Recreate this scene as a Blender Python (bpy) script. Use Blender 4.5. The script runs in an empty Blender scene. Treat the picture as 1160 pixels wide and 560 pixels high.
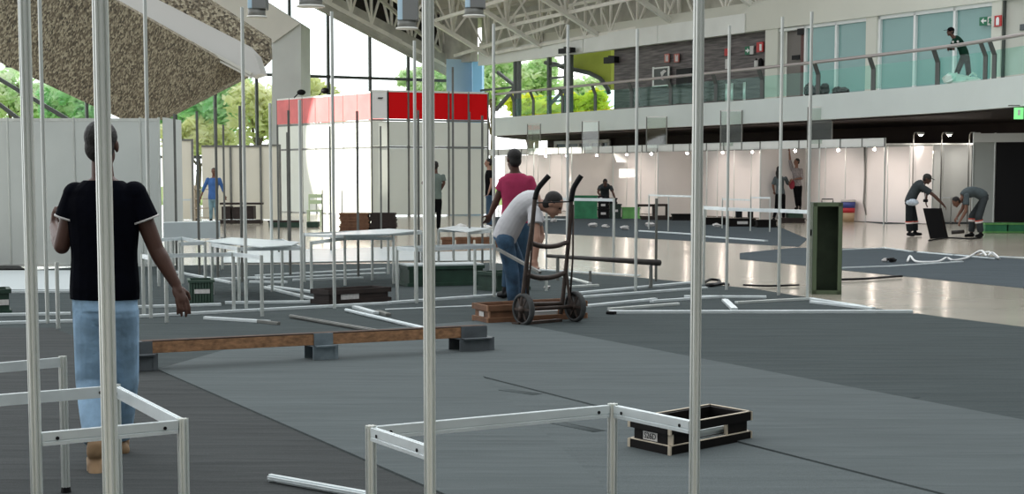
import bpy, bmesh, math, random
from mathutils import Vector, Matrix, Quaternion
random.seed(7)
scene = bpy.context.scene
COL = scene.collection
PI = math.pi

# ------------------------------------------------------------------ camera
F, PX, PY, YH, CH = 1800.0, 580.0, 355.0, 200.0, 1.5
PITCH = math.atan((PY - YH) / F)
cam = bpy.data.cameras.new('camera')
cam.sensor_fit = 'HORIZONTAL'
cam.sensor_width = 36.0
cam.lens = 36.0 * F / 1160.0
cam.shift_y = (PY - 280.0) / 1160.0
cam.clip_end = 600
camo = bpy.data.objects.new('camera', cam)
COL.objects.link(camo)
camo.location = (0, 0, CH)
camo.rotation_euler = (PI / 2 - PITCH, 0, 0)
scene.camera = camo

# ------------------------------------------------------------------ light and exposure
SKY_STRENGTH = 1.0
SKY_COLOR = (0.93, 0.98, 1.0, 1)
EXPOSURE = 0.45
w = bpy.data.worlds.new('sky')
scene.world = w
w.use_nodes = True
nt = w.node_tree
bg = nt.nodes['Background']
bg.inputs['Strength'].default_value = SKY_STRENGTH
tc = nt.nodes.new('ShaderNodeTexCoord')
nz = nt.nodes.new('ShaderNodeTexNoise')
nz.inputs['Scale'].default_value = 2.5
nz.inputs['Detail'].default_value = 4
rp = nt.nodes.new('ShaderNodeValToRGB')
rp.color_ramp.elements[0].position = 0.35
rp.color_ramp.elements[0].color = (0.86, 0.94, 1.0, 1)
rp.color_ramp.elements[1].position = 0.6
rp.color_ramp.elements[1].color = (1, 1, 1, 1)
nt.links.new(tc.outputs['Generated'], nz.inputs['Vector'])
nt.links.new(nz.outputs['Fac'], rp.inputs['Fac'])
# brighter sky beyond the glass front, on the sun's side
sx = nt.nodes.new('ShaderNodeSeparateXYZ')
nt.links.new(tc.outputs['Generated'], sx.inputs[0])
mr = nt.nodes.new('ShaderNodeMapRange')
mr.interpolation_type = 'SMOOTHSTEP'
mr.inputs['From Min'].default_value = 0.0
mr.inputs['From Max'].default_value = 1.0
mr.inputs['To Min'].default_value = 0.80
mr.inputs['To Max'].default_value = 2.3
nt.links.new(sx.outputs['Y'], mr.inputs['Value'])
nt.links.new(mr.outputs[0], bg.inputs['Strength'])
nt.links.new(rp.outputs['Color'], bg.inputs['Color'])
scene.view_settings.view_transform = 'Standard'
scene.view_settings.look = 'None'
scene.view_settings.exposure = EXPOSURE
scene.view_settings.gamma = 1.0
scene.view_settings.use_curve_mapping = False
def lamp(kind, name, loc, target, energy, color=(1, 1, 1), **kw):
    l = bpy.data.lights.new(name, kind)
    l.energy = energy
    l.color = color
    for k, v in kw.items():
        setattr(l, k, v)
    o = bpy.data.objects.new(name, l)
    COL.objects.link(o)
    o.location = loc
    d = Vector(target) - Vector(loc)
    o.rotation_euler = d.to_track_quat('-Z', 'Y').to_euler()
    return o
# added spot lamp imitating the shaft of sunlight on the white stand
lamp('SPOT', 'sunbeam_spot', (-60, 44, 22), (-6.5, 62.4, 2.5), 330000, (1, 0.96, 0.86),
     spot_size=math.radians(6.0), spot_blend=0.12, shadow_soft_size=0.15)

# ------------------------------------------------------------------ pixel to place
CP, SP = math.cos(PITCH), math.sin(PITCH)
def ray(px, py):
    u = (px - PX) / F
    v = (PY - py) / F
    return Vector((u, CP + v * SP, -SP + v * CP))
def W(px, py, Y):
    r = ray(px, py)
    return Vector((0, 0, CH)) + r * (Y / r.y)
def G(px, py, z=0.0):
    r = ray(px, py)
    return Vector((0, 0, CH)) + r * ((z - CH) / r.z)
def hit(px, py, P, N):
    r = ray(px, py)
    o = Vector((0, 0, CH))
    return o + r * ((P - o).dot(N) / r.dot(N))
L3 = Vector((math.cos(math.radians(30)), 0.5, 0))
S3 = Vector((0.5, -math.cos(math.radians(30)), 0))
UP = Vector((0, 0, 1))

# ------------------------------------------------------------------ materials
MATS = {}
def mat(name, color, rough=0.6, metal=0.0, var=0.0, scale=8.0, bump=0.0, bscale=60.0, spec=0.5, stretch=None):
    if name in MATS:
        return MATS[name]
    m = bpy.data.materials.new(name)
    m.use_nodes = True
    n = m.node_tree.nodes
    lk = m.node_tree.links
    b = n['Principled BSDF']
    b.inputs['Roughness'].default_value = rough
    b.inputs['Metallic'].default_value = metal
    b.inputs['Specular IOR Level'].default_value = spec
    c = (*color, 1)
    b.inputs['Base Color'].default_value = c
    t = n.new('ShaderNodeTexCoord')
    src = t.outputs['Object']
    if stretch:
        mp = n.new('ShaderNodeMapping')
        mp.inputs['Scale'].default_value = stretch
        lk.new(src, mp.inputs['Vector'])
        src = mp.outputs['Vector']
    if var > 0:
        z = n.new('ShaderNodeTexNoise')
        z.inputs['Scale'].default_value = scale
        z.inputs['Detail'].default_value = 5
        lk.new(src, z.inputs['Vector'])
        r = n.new('ShaderNodeValToRGB')
        r.color_ramp.elements[0].position = 0.3
        r.color_ramp.elements[1].position = 0.7
        r.color_ramp.elements[0].color = tuple(max(0, x * (1 - var)) for x in color) + (1,)
        r.color_ramp.elements[1].color = tuple(min(1, x * (1 + var)) for x in color) + (1,)
        lk.new(z.outputs['Fac'], r.inputs['Fac'])
        lk.new(r.outputs['Color'], b.inputs['Base Color'])
    if bump > 0:
        z2 = n.new('ShaderNodeTexNoise')
        z2.inputs['Scale'].default_value = bscale
        z2.inputs['Detail'].default_value = 3
        lk.new(src, z2.inputs['Vector'])
        bp = n.new('ShaderNodeBump')
        bp.inputs['Strength'].default_value = bump
        bp.inputs['Distance'].default_value = 0.02
        lk.new(z2.outputs['Fac'], bp.inputs['Height'])
        lk.new(bp.outputs['Normal'], b.inputs['Normal'])
    MATS[name] = m
    return m

def glass_mat(name, tint, refl=0.08, body=None, body_fac=0.0):
    if name in MATS:
        return MATS[name]
    m = bpy.data.materials.new(name)
    m.use_nodes = True
    n = m.node_tree.nodes
    lk = m.node_tree.links
    n.remove(n['Principled BSDF'])
    tr = n.new('ShaderNodeBsdfTransparent')
    tr.inputs['Color'].default_value = (*tint, 1)
    gl = n.new('ShaderNodeBsdfGlossy')
    gl.inputs['Roughness'].default_value = 0.03
    mx = n.new('ShaderNodeMixShader')
    mx.inputs[0].default_value = refl
    lk.new(tr.outputs[0], mx.inputs[1])
    lk.new(gl.outputs[0], mx.inputs[2])
    last = mx
    if body:
        df = n.new('ShaderNodeBsdfDiffuse')
        df.inputs['Color'].default_value = (*body, 1)
        m2 = n.new('ShaderNodeMixShader')
        m2.inputs[0].default_value = body_fac
        lk.new(mx.outputs[0], m2.inputs[1])
        lk.new(df.outputs[0], m2.inputs[2])
        last = m2
    lk.new(last.outputs[0], n['Material Output'].inputs[0])
    MATS[name] = m
    return m

def emit_mat(name, color, strength):
    m = bpy.data.materials.new(name)
    m.use_nodes = True
    b = m.node_tree.nodes['Principled BSDF']
    b.inputs['Base Color'].default_value = (*color, 1)
    b.inputs['Emission Color'].default_value = (*color, 1)
    b.inputs['Emission Strength'].default_value = strength
    MATS[name] = m
    return m

def carpet_mat(name, c):
    """short felt: fine grain, faint rolled-out streaks along the strip, small wrinkles"""
    m = mat(name, c, 0.95, 0, 0, 1, spec=0.1)
    n, lk = m.node_tree.nodes, m.node_tree.links
    b = n['Principled BSDF']
    t = n['Texture Coordinate']
    def noise(sc, det, stretch=None, rot=0.0):
        z = n.new('ShaderNodeTexNoise')
        z.inputs['Scale'].default_value = sc
        z.inputs['Detail'].default_value = det
        if stretch:
            mp = n.new('ShaderNodeMapping')
            mp.inputs['Rotation'].default_value = (0, 0, rot)
            mp.inputs['Scale'].default_value = stretch
            lk.new(t.outputs['Object'], mp.inputs['Vector'])
            lk.new(mp.outputs['Vector'], z.inputs['Vector'])
        else:
            lk.new(t.outputs['Object'], z.inputs['Vector'])
        return z.outputs['Fac']
    g, f = noise(170, 2), noise(0.9, 4, (1, 1.8, 1), math.radians(-30))
    def mth(op, a, bb):
        q = n.new('ShaderNodeMath'); q.operation = op
        for i, v in enumerate((a, bb)):
            if isinstance(v, (int, float)):
                q.inputs[i].default_value = v
            else:
                lk.new(v, q.inputs[i])
        return q.outputs[0]
    k = mth('ADD', mth('MULTIPLY', g, 1.0), mth('MULTIPLY', f, 0.36))
    k = mth('ADD', k, 0.32)
    mx = n.new('ShaderNodeVectorMath'); mx.operation = 'SCALE'
    mx.inputs[0].default_value = c
    lk.new(k, mx.inputs['Scale'])
    lk.new(mx.outputs['Vector'], b.inputs['Base Color'])
    w1 = noise(1.5, 2, (0.6, 3.2, 1), math.radians(8))
    w2 = mth('MULTIPLY', mth('POWER', w1, 3), 3.0)
    bp = n.new('ShaderNodeBump'); bp.inputs['Strength'].default_value = 0.22; bp.inputs['Distance'].default_value = 0.06
    lk.new(mth('ADD', w2, mth('MULTIPLY', g, 0.05)), bp.inputs['Height'])
    lk.new(bp.outputs['Normal'], b.inputs['Normal'])
    return m
ALU = mat('brushed_aluminium', (0.84, 0.87, 0.84), 0.28, 0.60, 0.10, 5, stretch=(1, 1, 0.15))
ALU_D = mat('dull_backlit_aluminium', (0.20, 0.205, 0.19), 0.45, 0.3, 0.15, 5)  # dull metal; for far posts, backlit shade put into a darker colour
RAIL = mat('anodised_rail', (0.78, 0.84, 0.85), 0.38, 0.35, 0.07, 6)
PANEL = mat('white_panel', (0.60, 0.64, 0.61), 0.35, 0, 0.05, 1.2)
PANEL_W = mat('warm_white_panel', (0.80, 0.775, 0.75), 0.4, 0, 0.03, 0.8)
CREAM = mat('cream_panel', (0.90, 0.87, 0.73), 0.5, 0, 0.03, 0.8)
FASCIA = mat('fascia_white', (0.82, 0.83, 0.79), 0.45, 0, 0.05, 1)
CARPET = carpet_mat('grey_carpet', (0.098, 0.115, 0.117))
CARPET_D = carpet_mat('dark_grey_carpet', (0.052, 0.057, 0.057))
CARPET_M = carpet_mat('slate_carpet', (0.055, 0.068, 0.069))
CARPET_B = carpet_mat('blue_grey_carpet', (0.068, 0.084, 0.094))
CONCRETE = mat('polished_concrete', (0.47, 0.425, 0.35), 0.16, 0, 0.10, 0.55, 0.03, 5, 0.5)
WOODB = mat('rough_timber', (0.36, 0.19, 0.095), 0.75, 0, 0.4, 6, 0.3, 40, stretch=(0.6, 6, 6))
PLY_E = mat('plywood_edge', (0.62, 0.54, 0.42), 0.7, 0, 0.2, 14)
PLY_B = mat('black_film_ply', (0.008, 0.0065, 0.006), 0.6, 0, 0.3, 9, spec=0.15)
PLY_BR = mat('brown_ply', (0.165, 0.078, 0.040), 0.7, 0, 0.3, 7)
PLY_DK = mat('dark_brown_ply', (0.026, 0.016, 0.013), 0.7, 0, 0.35, 7)
GREEN_D = mat('dark_green_paint', (0.018, 0.05, 0.032), 0.55, 0, 0.3, 6)
GREEN_O = mat('olive_green_paint', (0.045, 0.068, 0.036), 0.6, 0, 0.25, 5)
GREEN_M = mat('mid_green_paint', (0.03, 0.20, 0.09), 0.5, 0, 0.2, 4)
GREEN_L = mat('light_green_paint', (0.13, 0.36, 0.10), 0.5, 0, 0.2, 4)
GALV = mat('galvanised_steel', (0.23, 0.28, 0.31), 0.45, 0.35, 0.25, 9)
GALV_D = mat('grey_plastic', (0.10, 0.115, 0.125), 0.6, 0, 0.2, 9)
BLACK = mat('black_plastic', (0.006, 0.006, 0.007), 0.5, spec=0.2)
DARK = mat('dark_steel', (0.035, 0.03, 0.027), 0.5, 0.2, 0.3, 12)
RUST = mat('worn_brown_steel', (0.055, 0.038, 0.030), 0.6, 0.2, 0.4, 14)
TYRE = mat('grey_tyre', (0.055, 0.058, 0.058), 0.8, 0, 0.25, 20)
LABELW = mat('paper_label', (0.62, 0.60, 0.58), 0.7, 0, 0.12, 30)
RED = mat('red_panel', (0.78, 0.002, 0.005), 0.5, spec=0.15)
RED_T = mat('pale_red_panel', (0.80, 0.17, 0.17), 0.5, 0, 0.12, 1.5)
STEEL = mat('grey_roof_steel', (0.48, 0.47, 0.42), 0.6, 0, 0.15, 2)
STEEL_L = mat('light_roof_steel', (0.86, 0.84, 0.77), 0.55, 0, 0.10, 2)
STEEL_DK = mat('dark_window_steel', (0.07, 0.08, 0.075), 0.5, 0, 0.1, 2)
DECK = mat('roof_deck', (0.60, 0.565, 0.49), 0.8, 0, 0.2, 0.7)
CONC_W = mat('painted_concrete', (0.62, 0.66, 0.64), 0.7, 0, 0.06, 0.7)
CONC_C = mat('cream_soffit', (0.68, 0.68, 0.62), 0.7, 0, 0.05, 0.7)
BALC = mat('balcony_paint', (0.66, 0.73, 0.70), 0.5, 0, 0.06, 0.4)
UPWALL = mat('upper_wall_paint', (0.68, 0.68, 0.60), 0.6, 0, 0.04, 0.4)
BLUEP = mat('pale_blue_wall', (0.50, 0.70, 0.84), 0.6, 0, 0.06, 0.6)
BLUES = mat('sky_blue_wall', (0.25, 0.56, 0.82), 0.6, 0, 0.06, 0.6)
TEAL = mat('frosted_teal_glass', (0.235, 0.40, 0.385), 0.22, 0, 0.08, 0.35)
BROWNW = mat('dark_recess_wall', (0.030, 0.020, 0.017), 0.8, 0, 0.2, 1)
YELLOWG = mat('lime_soffit', (0.36, 0.42, 0.05), 0.7, 0, 0.1, 1)
SIGN_G = mat('sign_green', (0.01, 0.16, 0.075), 0.5)
SIGN_R = mat('sign_red', (0.50, 0.03, 0.03), 0.5)
WHITE = mat('clean_white', (0.85, 0.86, 0.85), 0.5)
GRASS = mat('grass_ground', (0.30, 0.42, 0.08), 0.95, 0, 0.3, 0.4)
BARK = mat('tree_bark', (0.16, 0.12, 0.08), 0.9, 0, 0.3, 4)
G_CLEAR = glass_mat('clear_glass', (0.97, 0.99, 0.98), 0.03)
G_GREEN = glass_mat('green_glass', (0.78, 0.94, 0.90), 0.02, (0.50, 0.78, 0.72), 0.010)
G_SIGN = glass_mat('acrylic_sheet', (0.94, 0.98, 0.95), 0.16)
LAMP_E = emit_mat('lamp_glow', (1.0, 0.84, 0.72), 110)

def wood_wall_mat():
    m = bpy.data.materials.new('dark_timber_cladding')
    m.use_nodes = True
    n = m.node_tree.nodes
    lk = m.node_tree.links
    b = n['Principled BSDF']
    b.inputs['Roughness'].default_value = 0.6
    t = n.new('ShaderNodeTexCoord')
    mp = n.new('ShaderNodeMapping')
    mp.inputs['Scale'].default_value = (0.5, 0.5, 7)
    z = n.new('ShaderNodeTexNoise')
    z.inputs['Scale'].default_value = 2.2
    z.inputs['Detail'].default_value = 6
    r = n.new('ShaderNodeValToRGB')
    r.color_ramp.elements[0].position = 0.32
    r.color_ramp.elements[0].color = (0.05, 0.044, 0.044, 1)
    r.color_ramp.elements[1].position = 0.7
    r.color_ramp.elements[1].color = (0.21, 0.18, 0.175, 1)
    lk.new(t.outputs['Object'], mp.inputs['Vector'])
    lk.new(mp.outputs['Vector'], z.inputs['Vector'])
    lk.new(z.outputs['Fac'], r.inputs['Fac'])
    lk.new(r.outputs['Color'], b.inputs['Base Color'])
    return m
TIMBERW = wood_wall_mat()

def stone_mat():
    m = bpy.data.materials.new('pebble_cladding')
    m.use_nodes = True
    n = m.node_tree.nodes
    lk = m.node_tree.links
    b = n['Principled BSDF']
    b.inputs['Roughness'].default_value = 0.55
    t = n.new('ShaderNodeTexCoord')
    v = n.new('ShaderNodeTexVoronoi')
    v.inputs['Scale'].default_value = 20.0
    v.inputs['Randomness'].default_value = 1
    r = n.new('ShaderNodeValToRGB')
    r.color_ramp.elements[0].color = (0.055, 0.045, 0.030, 1)
    r.color_ramp.elements[1].color = (0.56, 0.51, 0.37, 1)
    e = r.color_ramp.elements.new(0.45)
    e.color = (0.21, 0.175, 0.118, 1)
    sep = n.new('ShaderNodeSeparateColor')
    lk.new(t.outputs['Object'], v.inputs['Vector'])
    lk.new(v.outputs['Color'], sep.inputs['Color'])
    lk.new(sep.outputs['Red'], r.inputs['Fac'])
    lk.new(r.outputs['Color'], b.inputs['Base Color'])
    bp = n.new('ShaderNodeBump')
    bp.inputs['Strength'].default_value = 0.5
    bp.inputs['Distance'].default_value = 0.05
    lk.new(v.outputs['Distance'], bp.inputs['Height'])
    lk.new(bp.outputs['Normal'], b.inputs['Normal'])
    return m
STONE = stone_mat()

def leaf_mat(name, c0, c1):
    m = bpy.data.materials.new(name)
    m.use_nodes = True
    n = m.node_tree.nodes
    lk = m.node_tree.links
    b = n['Principled BSDF']
    b.inputs['Roughness'].default_value = 0.6
    t = n.new('ShaderNodeTexCoord')
    z = n.new('ShaderNodeTexNoise')
    z.inputs['Scale'].default_value = 0.9
    z.inputs['Detail'].default_value = 6
    r = n.new('ShaderNodeValToRGB')
    r.color_ramp.elements[0].position = 0.35
    r.color_ramp.elements[1].position = 0.65
    r.color_ramp.elements[0].color = (*c0, 1)
    r.color_ramp.elements[1].color = (*c1, 1)
    lk.new(t.outputs['Object'], z.inputs['Vector'])
    lk.new(z.outputs['Fac'], r.inputs['Fac'])
    lk.new(r.outputs['Color'], b.inputs['Base Color'])
    tl = n.new('ShaderNodeBsdfTranslucent')
    lk.new(r.outputs['Color'], tl.inputs['Color'])
    mx = n.new('ShaderNodeMixShader')
    mx.inputs[0].default_value = 0.45
    lk.new(b.outputs[0], mx.inputs[1])
    lk.new(tl.outputs[0], mx.inputs[2])
    lk.new(mx.outputs[0], n['Material Output'].inputs[0])
    return m

# ------------------------------------------------------------------ mesh helpers
def B():
    return bmesh.new()
def frame(ax, up=UP):
    a = Vector(ax).normalized()
    u = Vector(up)
    if abs(a.dot(u.normalized())) > 0.98:
        u = Vector((0, 1, 0))
    s = a.cross(u).normalized()
    return a, s, s.cross(a).normalized()
def box(bm, c, size, ax=(1, 0, 0), up=UP, bevel=0.0):
    a, s, u = frame(ax, up)
    c = Vector(c)
    vs = []
    for i in (-.5, .5):
        for j in (-.5, .5):
            for k in (-.5, .5):
                vs.append(bm.verts.new(c + a * size[0] * i - s * size[1] * j + u * size[2] * k))
    fs = [(0, 1, 3, 2), (4, 6, 7, 5), (0, 4, 5, 1), (2, 3, 7, 6), (0, 2, 6, 4), (1, 5, 7, 3)]
    faces = [bm.faces.new([vs[i] for i in f]) for f in fs]
    if bevel > 0:
        es = set(e for f in faces for e in f.edges)
        bmesh.ops.bevel(bm, geom=list(es), offset=bevel, segments=2, affect='EDGES', profile=0.6)
    return vs
def bar(bm, p0, p1, wd, ht, up=UP, bevel=0.0):
    p0, p1 = Vector(p0), Vector(p1)
    box(bm, (p0 + p1) / 2, ((p1 - p0).length, wd, ht), p1 - p0, up, bevel)
def cyl(bm, p0, p1, r0, r1=None, n=12, cap=True):
    p0, p1 = Vector(p0), Vector(p1)
    r1 = r0 if r1 is None else r1
    a, s, u = frame(p1 - p0)
    A = [bm.verts.new(p0 + (s * math.cos(t) + u * math.sin(t)) * r0) for t in [2 * PI * i / n for i in range(n)]]
    C = [bm.verts.new(p1 + (s * math.cos(t) + u * math.sin(t)) * r1) for t in [2 * PI * i / n for i in range(n)]]
    for i in range(n):
        j = (i + 1) % n
        bm.faces.new((A[i], A[j], C[j], C[i]))
    if cap:
        bm.faces.new(A[::-1])
        bm.faces.new(C)
def tube(bm, pts, r, n=10):
    pts = [Vector(p) for p in pts]
    rings = []
    prev = None
    for i, p in enumerate(pts):
        d = (pts[min(i + 1, len(pts) - 1)] - pts[max(i - 1, 0)]).normalized()
        if prev is None:
            a, s, u = frame(d)
        else:
            s = (prev - d * prev.dot(d)).normalized()
            u = s.cross(d).normalized()
        prev = s
        rr = r[i] if isinstance(r, (list, tuple)) else r
        rings.append([bm.verts.new(p + (s * math.cos(2 * PI * k / n) + u * math.sin(2 * PI * k / n)) * rr) for k in range(n)])
    for i in range(len(rings) - 1):
        for k in range(n):
            j = (k + 1) % n
            bm.faces.new((rings[i][k], rings[i][j], rings[i + 1][j], rings[i + 1][k]))
    bm.faces.new(rings[0][::-1])
    bm.faces.new(rings[-1])
def extrude(bm, prof, p0, p1, up=UP):
    p0, p1 = Vector(p0), Vector(p1)
    a, s, u = frame(p1 - p0, up)
    A = [bm.verts.new(p0 + s * x + u * y) for x, y in prof]
    C = [bm.verts.new(p1 + s * x + u * y) for x, y in prof]
    n = len(prof)
    for i in range(n):
        j = (i + 1) % n
        bm.faces.new((A[i], A[j], C[j], C[i]))
    bm.faces.new(A[::-1])
    bm.faces.new(C)
def prism(bm, pts, off):
    off = Vector(off)
    A = [bm.verts.new(Vector(p)) for p in pts]
    C = [bm.verts.new(Vector(p) + off) for p in pts]
    n = len(pts)
    bm.faces.new(A)
    bm.faces.new(C[::-1])
    for i in range(n):
        j = (i + 1) % n
        bm.faces.new((A[j], A[i], C[i], C[j]))
def ball(bm, c, r, ax=(1, 0, 0), up=UP, nu=16, nv=10):
    a, s, u = frame(ax, up)
    c = Vector(c)
    if not isinstance(r, (tuple, list)):
        r = (r, r, r)
    mt = Matrix(((a.x * r[0], s.x * r[1], u.x * r[2], c.x), (a.y * r[0], s.y * r[1], u.y * r[2], c.y),
                 (a.z * r[0], s.z * r[1], u.z * r[2], c.z), (0, 0, 0, 1)))
    bmesh.ops.create_uvsphere(bm, u_segments=nu, v_segments=nv, radius=1.0, matrix=mt)
def capsule(bm, p0, p1, r0, r1, n=14):
    ball(bm, p0, r0, nu=n, nv=8)
    ball(bm, p1, r1, nu=n, nv=8)
    cyl(bm, p0, p1, r0, r1, n)
def loft(bm, rings):
    rs = [[bm.verts.new(p) for p in r] for r in rings]
    n = len(rs[0])
    for i in range(len(rs) - 1):
        for k in range(n):
            j = (k + 1) % n
            bm.faces.new((rs[i][k], rs[i][j], rs[i + 1][j], rs[i + 1][k]))
    bm.faces.new(rs[0][::-1])
    bm.faces.new(rs[-1])

WLOC = {}
def link_mesh(name, me, m, parent, smooth):
    o = bpy.data.objects.new(name, me)
    COL.objects.link(o)
    if m is not None and not me.materials:
        me.materials.append(m)
    if smooth:
        for p in me.polygons:
            p.use_smooth = True
    return o
def obj(name, bm, m, parent=None, smooth=False, kind=None):
    bmesh.ops.recalc_face_normals(bm, faces=bm.faces)
    xs = [v.co for v in bm.verts]
    if parent is None:
        lo = Vector((min(v.x for v in xs), min(v.y for v in xs), min(v.z for v in xs)))
        hi = Vector((max(v.x for v in xs), max(v.y for v in xs), max(v.z for v in xs)))
        base = Vector(((lo.x + hi.x) / 2, (lo.y + hi.y) / 2, lo.z))
    else:
        base = WLOC[parent.name]
    bmesh.ops.translate(bm, verts=bm.verts, vec=-base)
    me = bpy.data.meshes.new(name)
    bm.to_mesh(me)
    bm.free()
    o = link_mesh(name, me, m, parent, smooth)
    if parent is None:
        o.location = base
    else:
        o.parent = parent
    WLOC[o.name] = base
    if kind:
        o['kind'] = kind
    return o
def struct(name, bm, m, parent=None, smooth=False):
    return obj(name, bm, m, parent, smooth, kind='structure' if parent is None else None)
def tag(o, label, cat, group=None):
    o['label'] = label
    o['category'] = cat
    if group:
        o['group'] = group
    return o
def thing(name, loc, label, cat, group=None):
    o = bpy.data.objects.new(name, None)
    o.empty_display_size = 0.1
    COL.objects.link(o)
    o.location = Vector(loc)
    WLOC[o.name] = Vector(loc)
    return tag(o, label, cat, group)
def part_label(o, label):
    o['label'] = label
    return o

# fluted octagonal extrusion used by every booth post
def post_prof(r=0.02):
    pr = []
    for i in range(8):
        a0 = PI / 8 + i * PI / 4
        a1 = a0 + PI / 4
        p0 = Vector((math.cos(a0), math.sin(a0))) * r
        p1 = Vector((math.cos(a1), math.sin(a1))) * r
        nrm = -(p0 + p1).normalized() * r * 0.33
        pr += [p0, p0.lerp(p1, 0.32), p0.lerp(p1, 0.36) + nrm, p0.lerp(p1, 0.64) + nrm, p0.lerp(p1, 0.68)]
    return [(p.x, p.y) for p in pr]
POST = post_prof()
def post_bm(base, h, r=0.02):
    bm = B()
    extrude(bm, POST if r == 0.02 else post_prof(r), Vector(base), Vector(base) + UP * h)
    return bm
RPROF = lambda h: [(-0.011, -h / 2), (0.011, -h / 2), (0.011, -h / 4), (0.008, -h / 5), (0.011, -h / 8), (0.011, h / 2),
                   (0.004, h / 2), (0.003, h / 2 - .005), (-0.003, h / 2 - .005), (-0.004, h / 2), (-0.011, h / 2)]
def rail_bm(p0, p1, h=0.045):
    bm = B()
    p0, p1 = Vector(p0), Vector(p1)
    d = (p1 - p0).normalized()
    extrude(bm, RPROF(h), p0 + d * 0.021, p1 - d * 0.021)
    return bm

# ================================================================== FLOOR AND CARPETS
bm = B()
prism(bm, [(-70, -8, 0), (60, -8, 0), (60, 83, 0), (-70, 83, 0)], (0, 0, -0.2))
struct('floor', bm, CONCRETE)
bm = B()
prism(bm, [(-160, 83, -0.02), (160, 83, -0.02), (160, 240, -0.02), (-160, 240, -0.02)], (0, 0, -0.2))
struct('ground', bm, GRASS)

def flat(name, pts, th, z, m, label, cat='carpet'):
    bm = B()
    prism(bm, [Vector((p.x, p.y, z)) for p in pts], (0, 0, th))
    return tag(obj(name, bm, m), label, cat)
def PG(*pp):
    return [G(x, y) for x, y in pp]
near_l, near_r = Vector((-6, 1, 0)), Vector((6, 1, 0))
# boundary of the dark strip: line A; boundary of the slate strip: line B
A0, A1 = G(178, 420), G(480, 553)
Adir = (A1 - A0).normalized()
A2 = A0 + Adir * 8
Bl0, Bl1 = G(560, 363), G(1160, 478)
Bdir = (Bl1 - Bl0).normalized()
B2 = Bl0 + Bdir * 14
far_edge = PG((-40, 312), (100, 302), (300, 300), (560, 298), (640, 309), (725, 315))
right_edge = PG((850, 327), (1000, 351), (1160, 371), (1300, 393))
flat('carpet', far_edge + right_edge + [B2, Bl0] + PG((300, 385), (178, 420), (60, 372), (-60, 372)), 0.004, 0.0005, CARPET_M,
     'slate grey carpet under the hand truck and the aluminium bars, reaching the beige floor')
flat('carpet', PG((60, 372), (178, 420)) + [A2, Vector((-7, 1, 0)), G(-60, 372)], 0.004, 0.0005, CARPET_D,
     'darkest charcoal carpet strip under the man in the navy shirt')
C0, C1 = G(850, 506), G(1045, 556)
Cd = (C1 - C0).normalized()
CC0, CC1 = C0 - Cd * 3.4, C0 + Cd * 5
flat('carpet', [A0 + Vector((0.004, 0, 0)), G(300, 385), Bl0, B2, CC1, CC0, A2 + Vector((0.01, 0, 0))], 0.012, 0.0005, CARPET,
     'lighter grey carpet strip crossed by the timber beam on metal blocks')
flat('carpet', [CC0 + Vector((0, -0.012, 0)), CC1 + Vector((0, -0.012, 0)), Vector((9, 1, 0)), Vector((1.2, 1, 0)), A2 + Vector((0.02, -0.02, 0))], 0.004, 0.0005, CARPET,
     'lighter grey carpet strip nearest the camera beyond the dark seam')
# creases in the lighter carpet
def crease(pp, label, r=0.006):
    bm = B()
    pts = [G(x, y) for x, y in pp]
    n = len(pts)
    rings = []
    for i, p in enumerate(pts):
        d = (pts[min(i + 1, n - 1)] - pts[max(i - 1, 0)]).normalized()
        s = d.cross(UP)
        k = 0.25 if i in (0, n - 1) else 1
        rings.append([p - s * .05 + UP * .0046, p - s * .015 + UP * (.0046 + r * .8 * k), p + UP * (.0046 + r * k), p + s * .03 + UP * (.0046 + .3 * r * k), p + s * .05 + UP * .0046])
    loft(bm, rings)
    return tag(obj('carpet_crease', bm, CARPET, smooth=True), label, 'crease', 'creases in the grey carpet')
crease([(385, 396), (420, 400), (470, 408), (500, 415)], 'carpet ripple just in front of the middle metal block')
crease([(380, 408), (430, 414), (480, 420), (520, 428)], 'longer carpet ripple nearer than the block ripple')
crease([(420, 427), (480, 430), (560, 441), (610, 448)], 'carpet ripple passing behind the tall post of the square frame')
crease([(500, 458), (560, 462), (620, 478), (680, 490)], 'carpet ripple seen under the white far rail')
crease([(870, 440), (920, 441), (980, 446), (1040, 452)], 'carpet ripple beside the boundary of the slate strip')
crease([(940, 457), (1000, 459), (1060, 461)], 'short carpet ripple ending at the slate strip')
crease([(1010, 490), (1080, 495), (1150, 492)], 'carpet ripple close to the right photo edge')
flat('carpet', PG((560, 256), (604, 264), (725, 270), (850, 277), (905, 280), (915, 271), (880, 256), (760, 249), (640, 245), (560, 246)), 0.004, 0.0005, CARPET_B,
     'blue grey carpet island in front of the green crates and crouching worker', 'carpet')
flat('carpet', PG((838, 287), (838, 294), (900, 300), (950, 306), (1160, 327), (1260, 337), (1260, 301), (1120, 291), (1000, 282), (900, 281)), 0.004, 0.0005, CARPET_B,
     'blue grey carpet island under the loose strips and cable, before the two bending workers', 'carpet')
flat('carpet', PG((960, 250), (1000, 254), (1100, 254), (1100, 249), (1010, 247)), 0.004, 0.0005, CARPET_B,
     'thin strip of grey carpet along the foot of the booth behind the bending workers', 'carpet')

# ================================================================== REAR END OF THE HALL (behind the camera)
REARW = mat('rear_wall_paint', (0.16, 0.17, 0.165), 0.8)
bm = B(); prism(bm, [(-30, -8, 0), (30, -8, 0), (30, -8, 15), (-30, -8, 15)], (0, -.3, 0)); struct('wall_rear', bm, REARW)
bm = B(); prism(bm, [(22, -8, 0), (22, 30, 0), (22, 30, 15), (22, -8, 15)], (.3, 0, 0)); struct('wall_right', bm, REARW)
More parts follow.
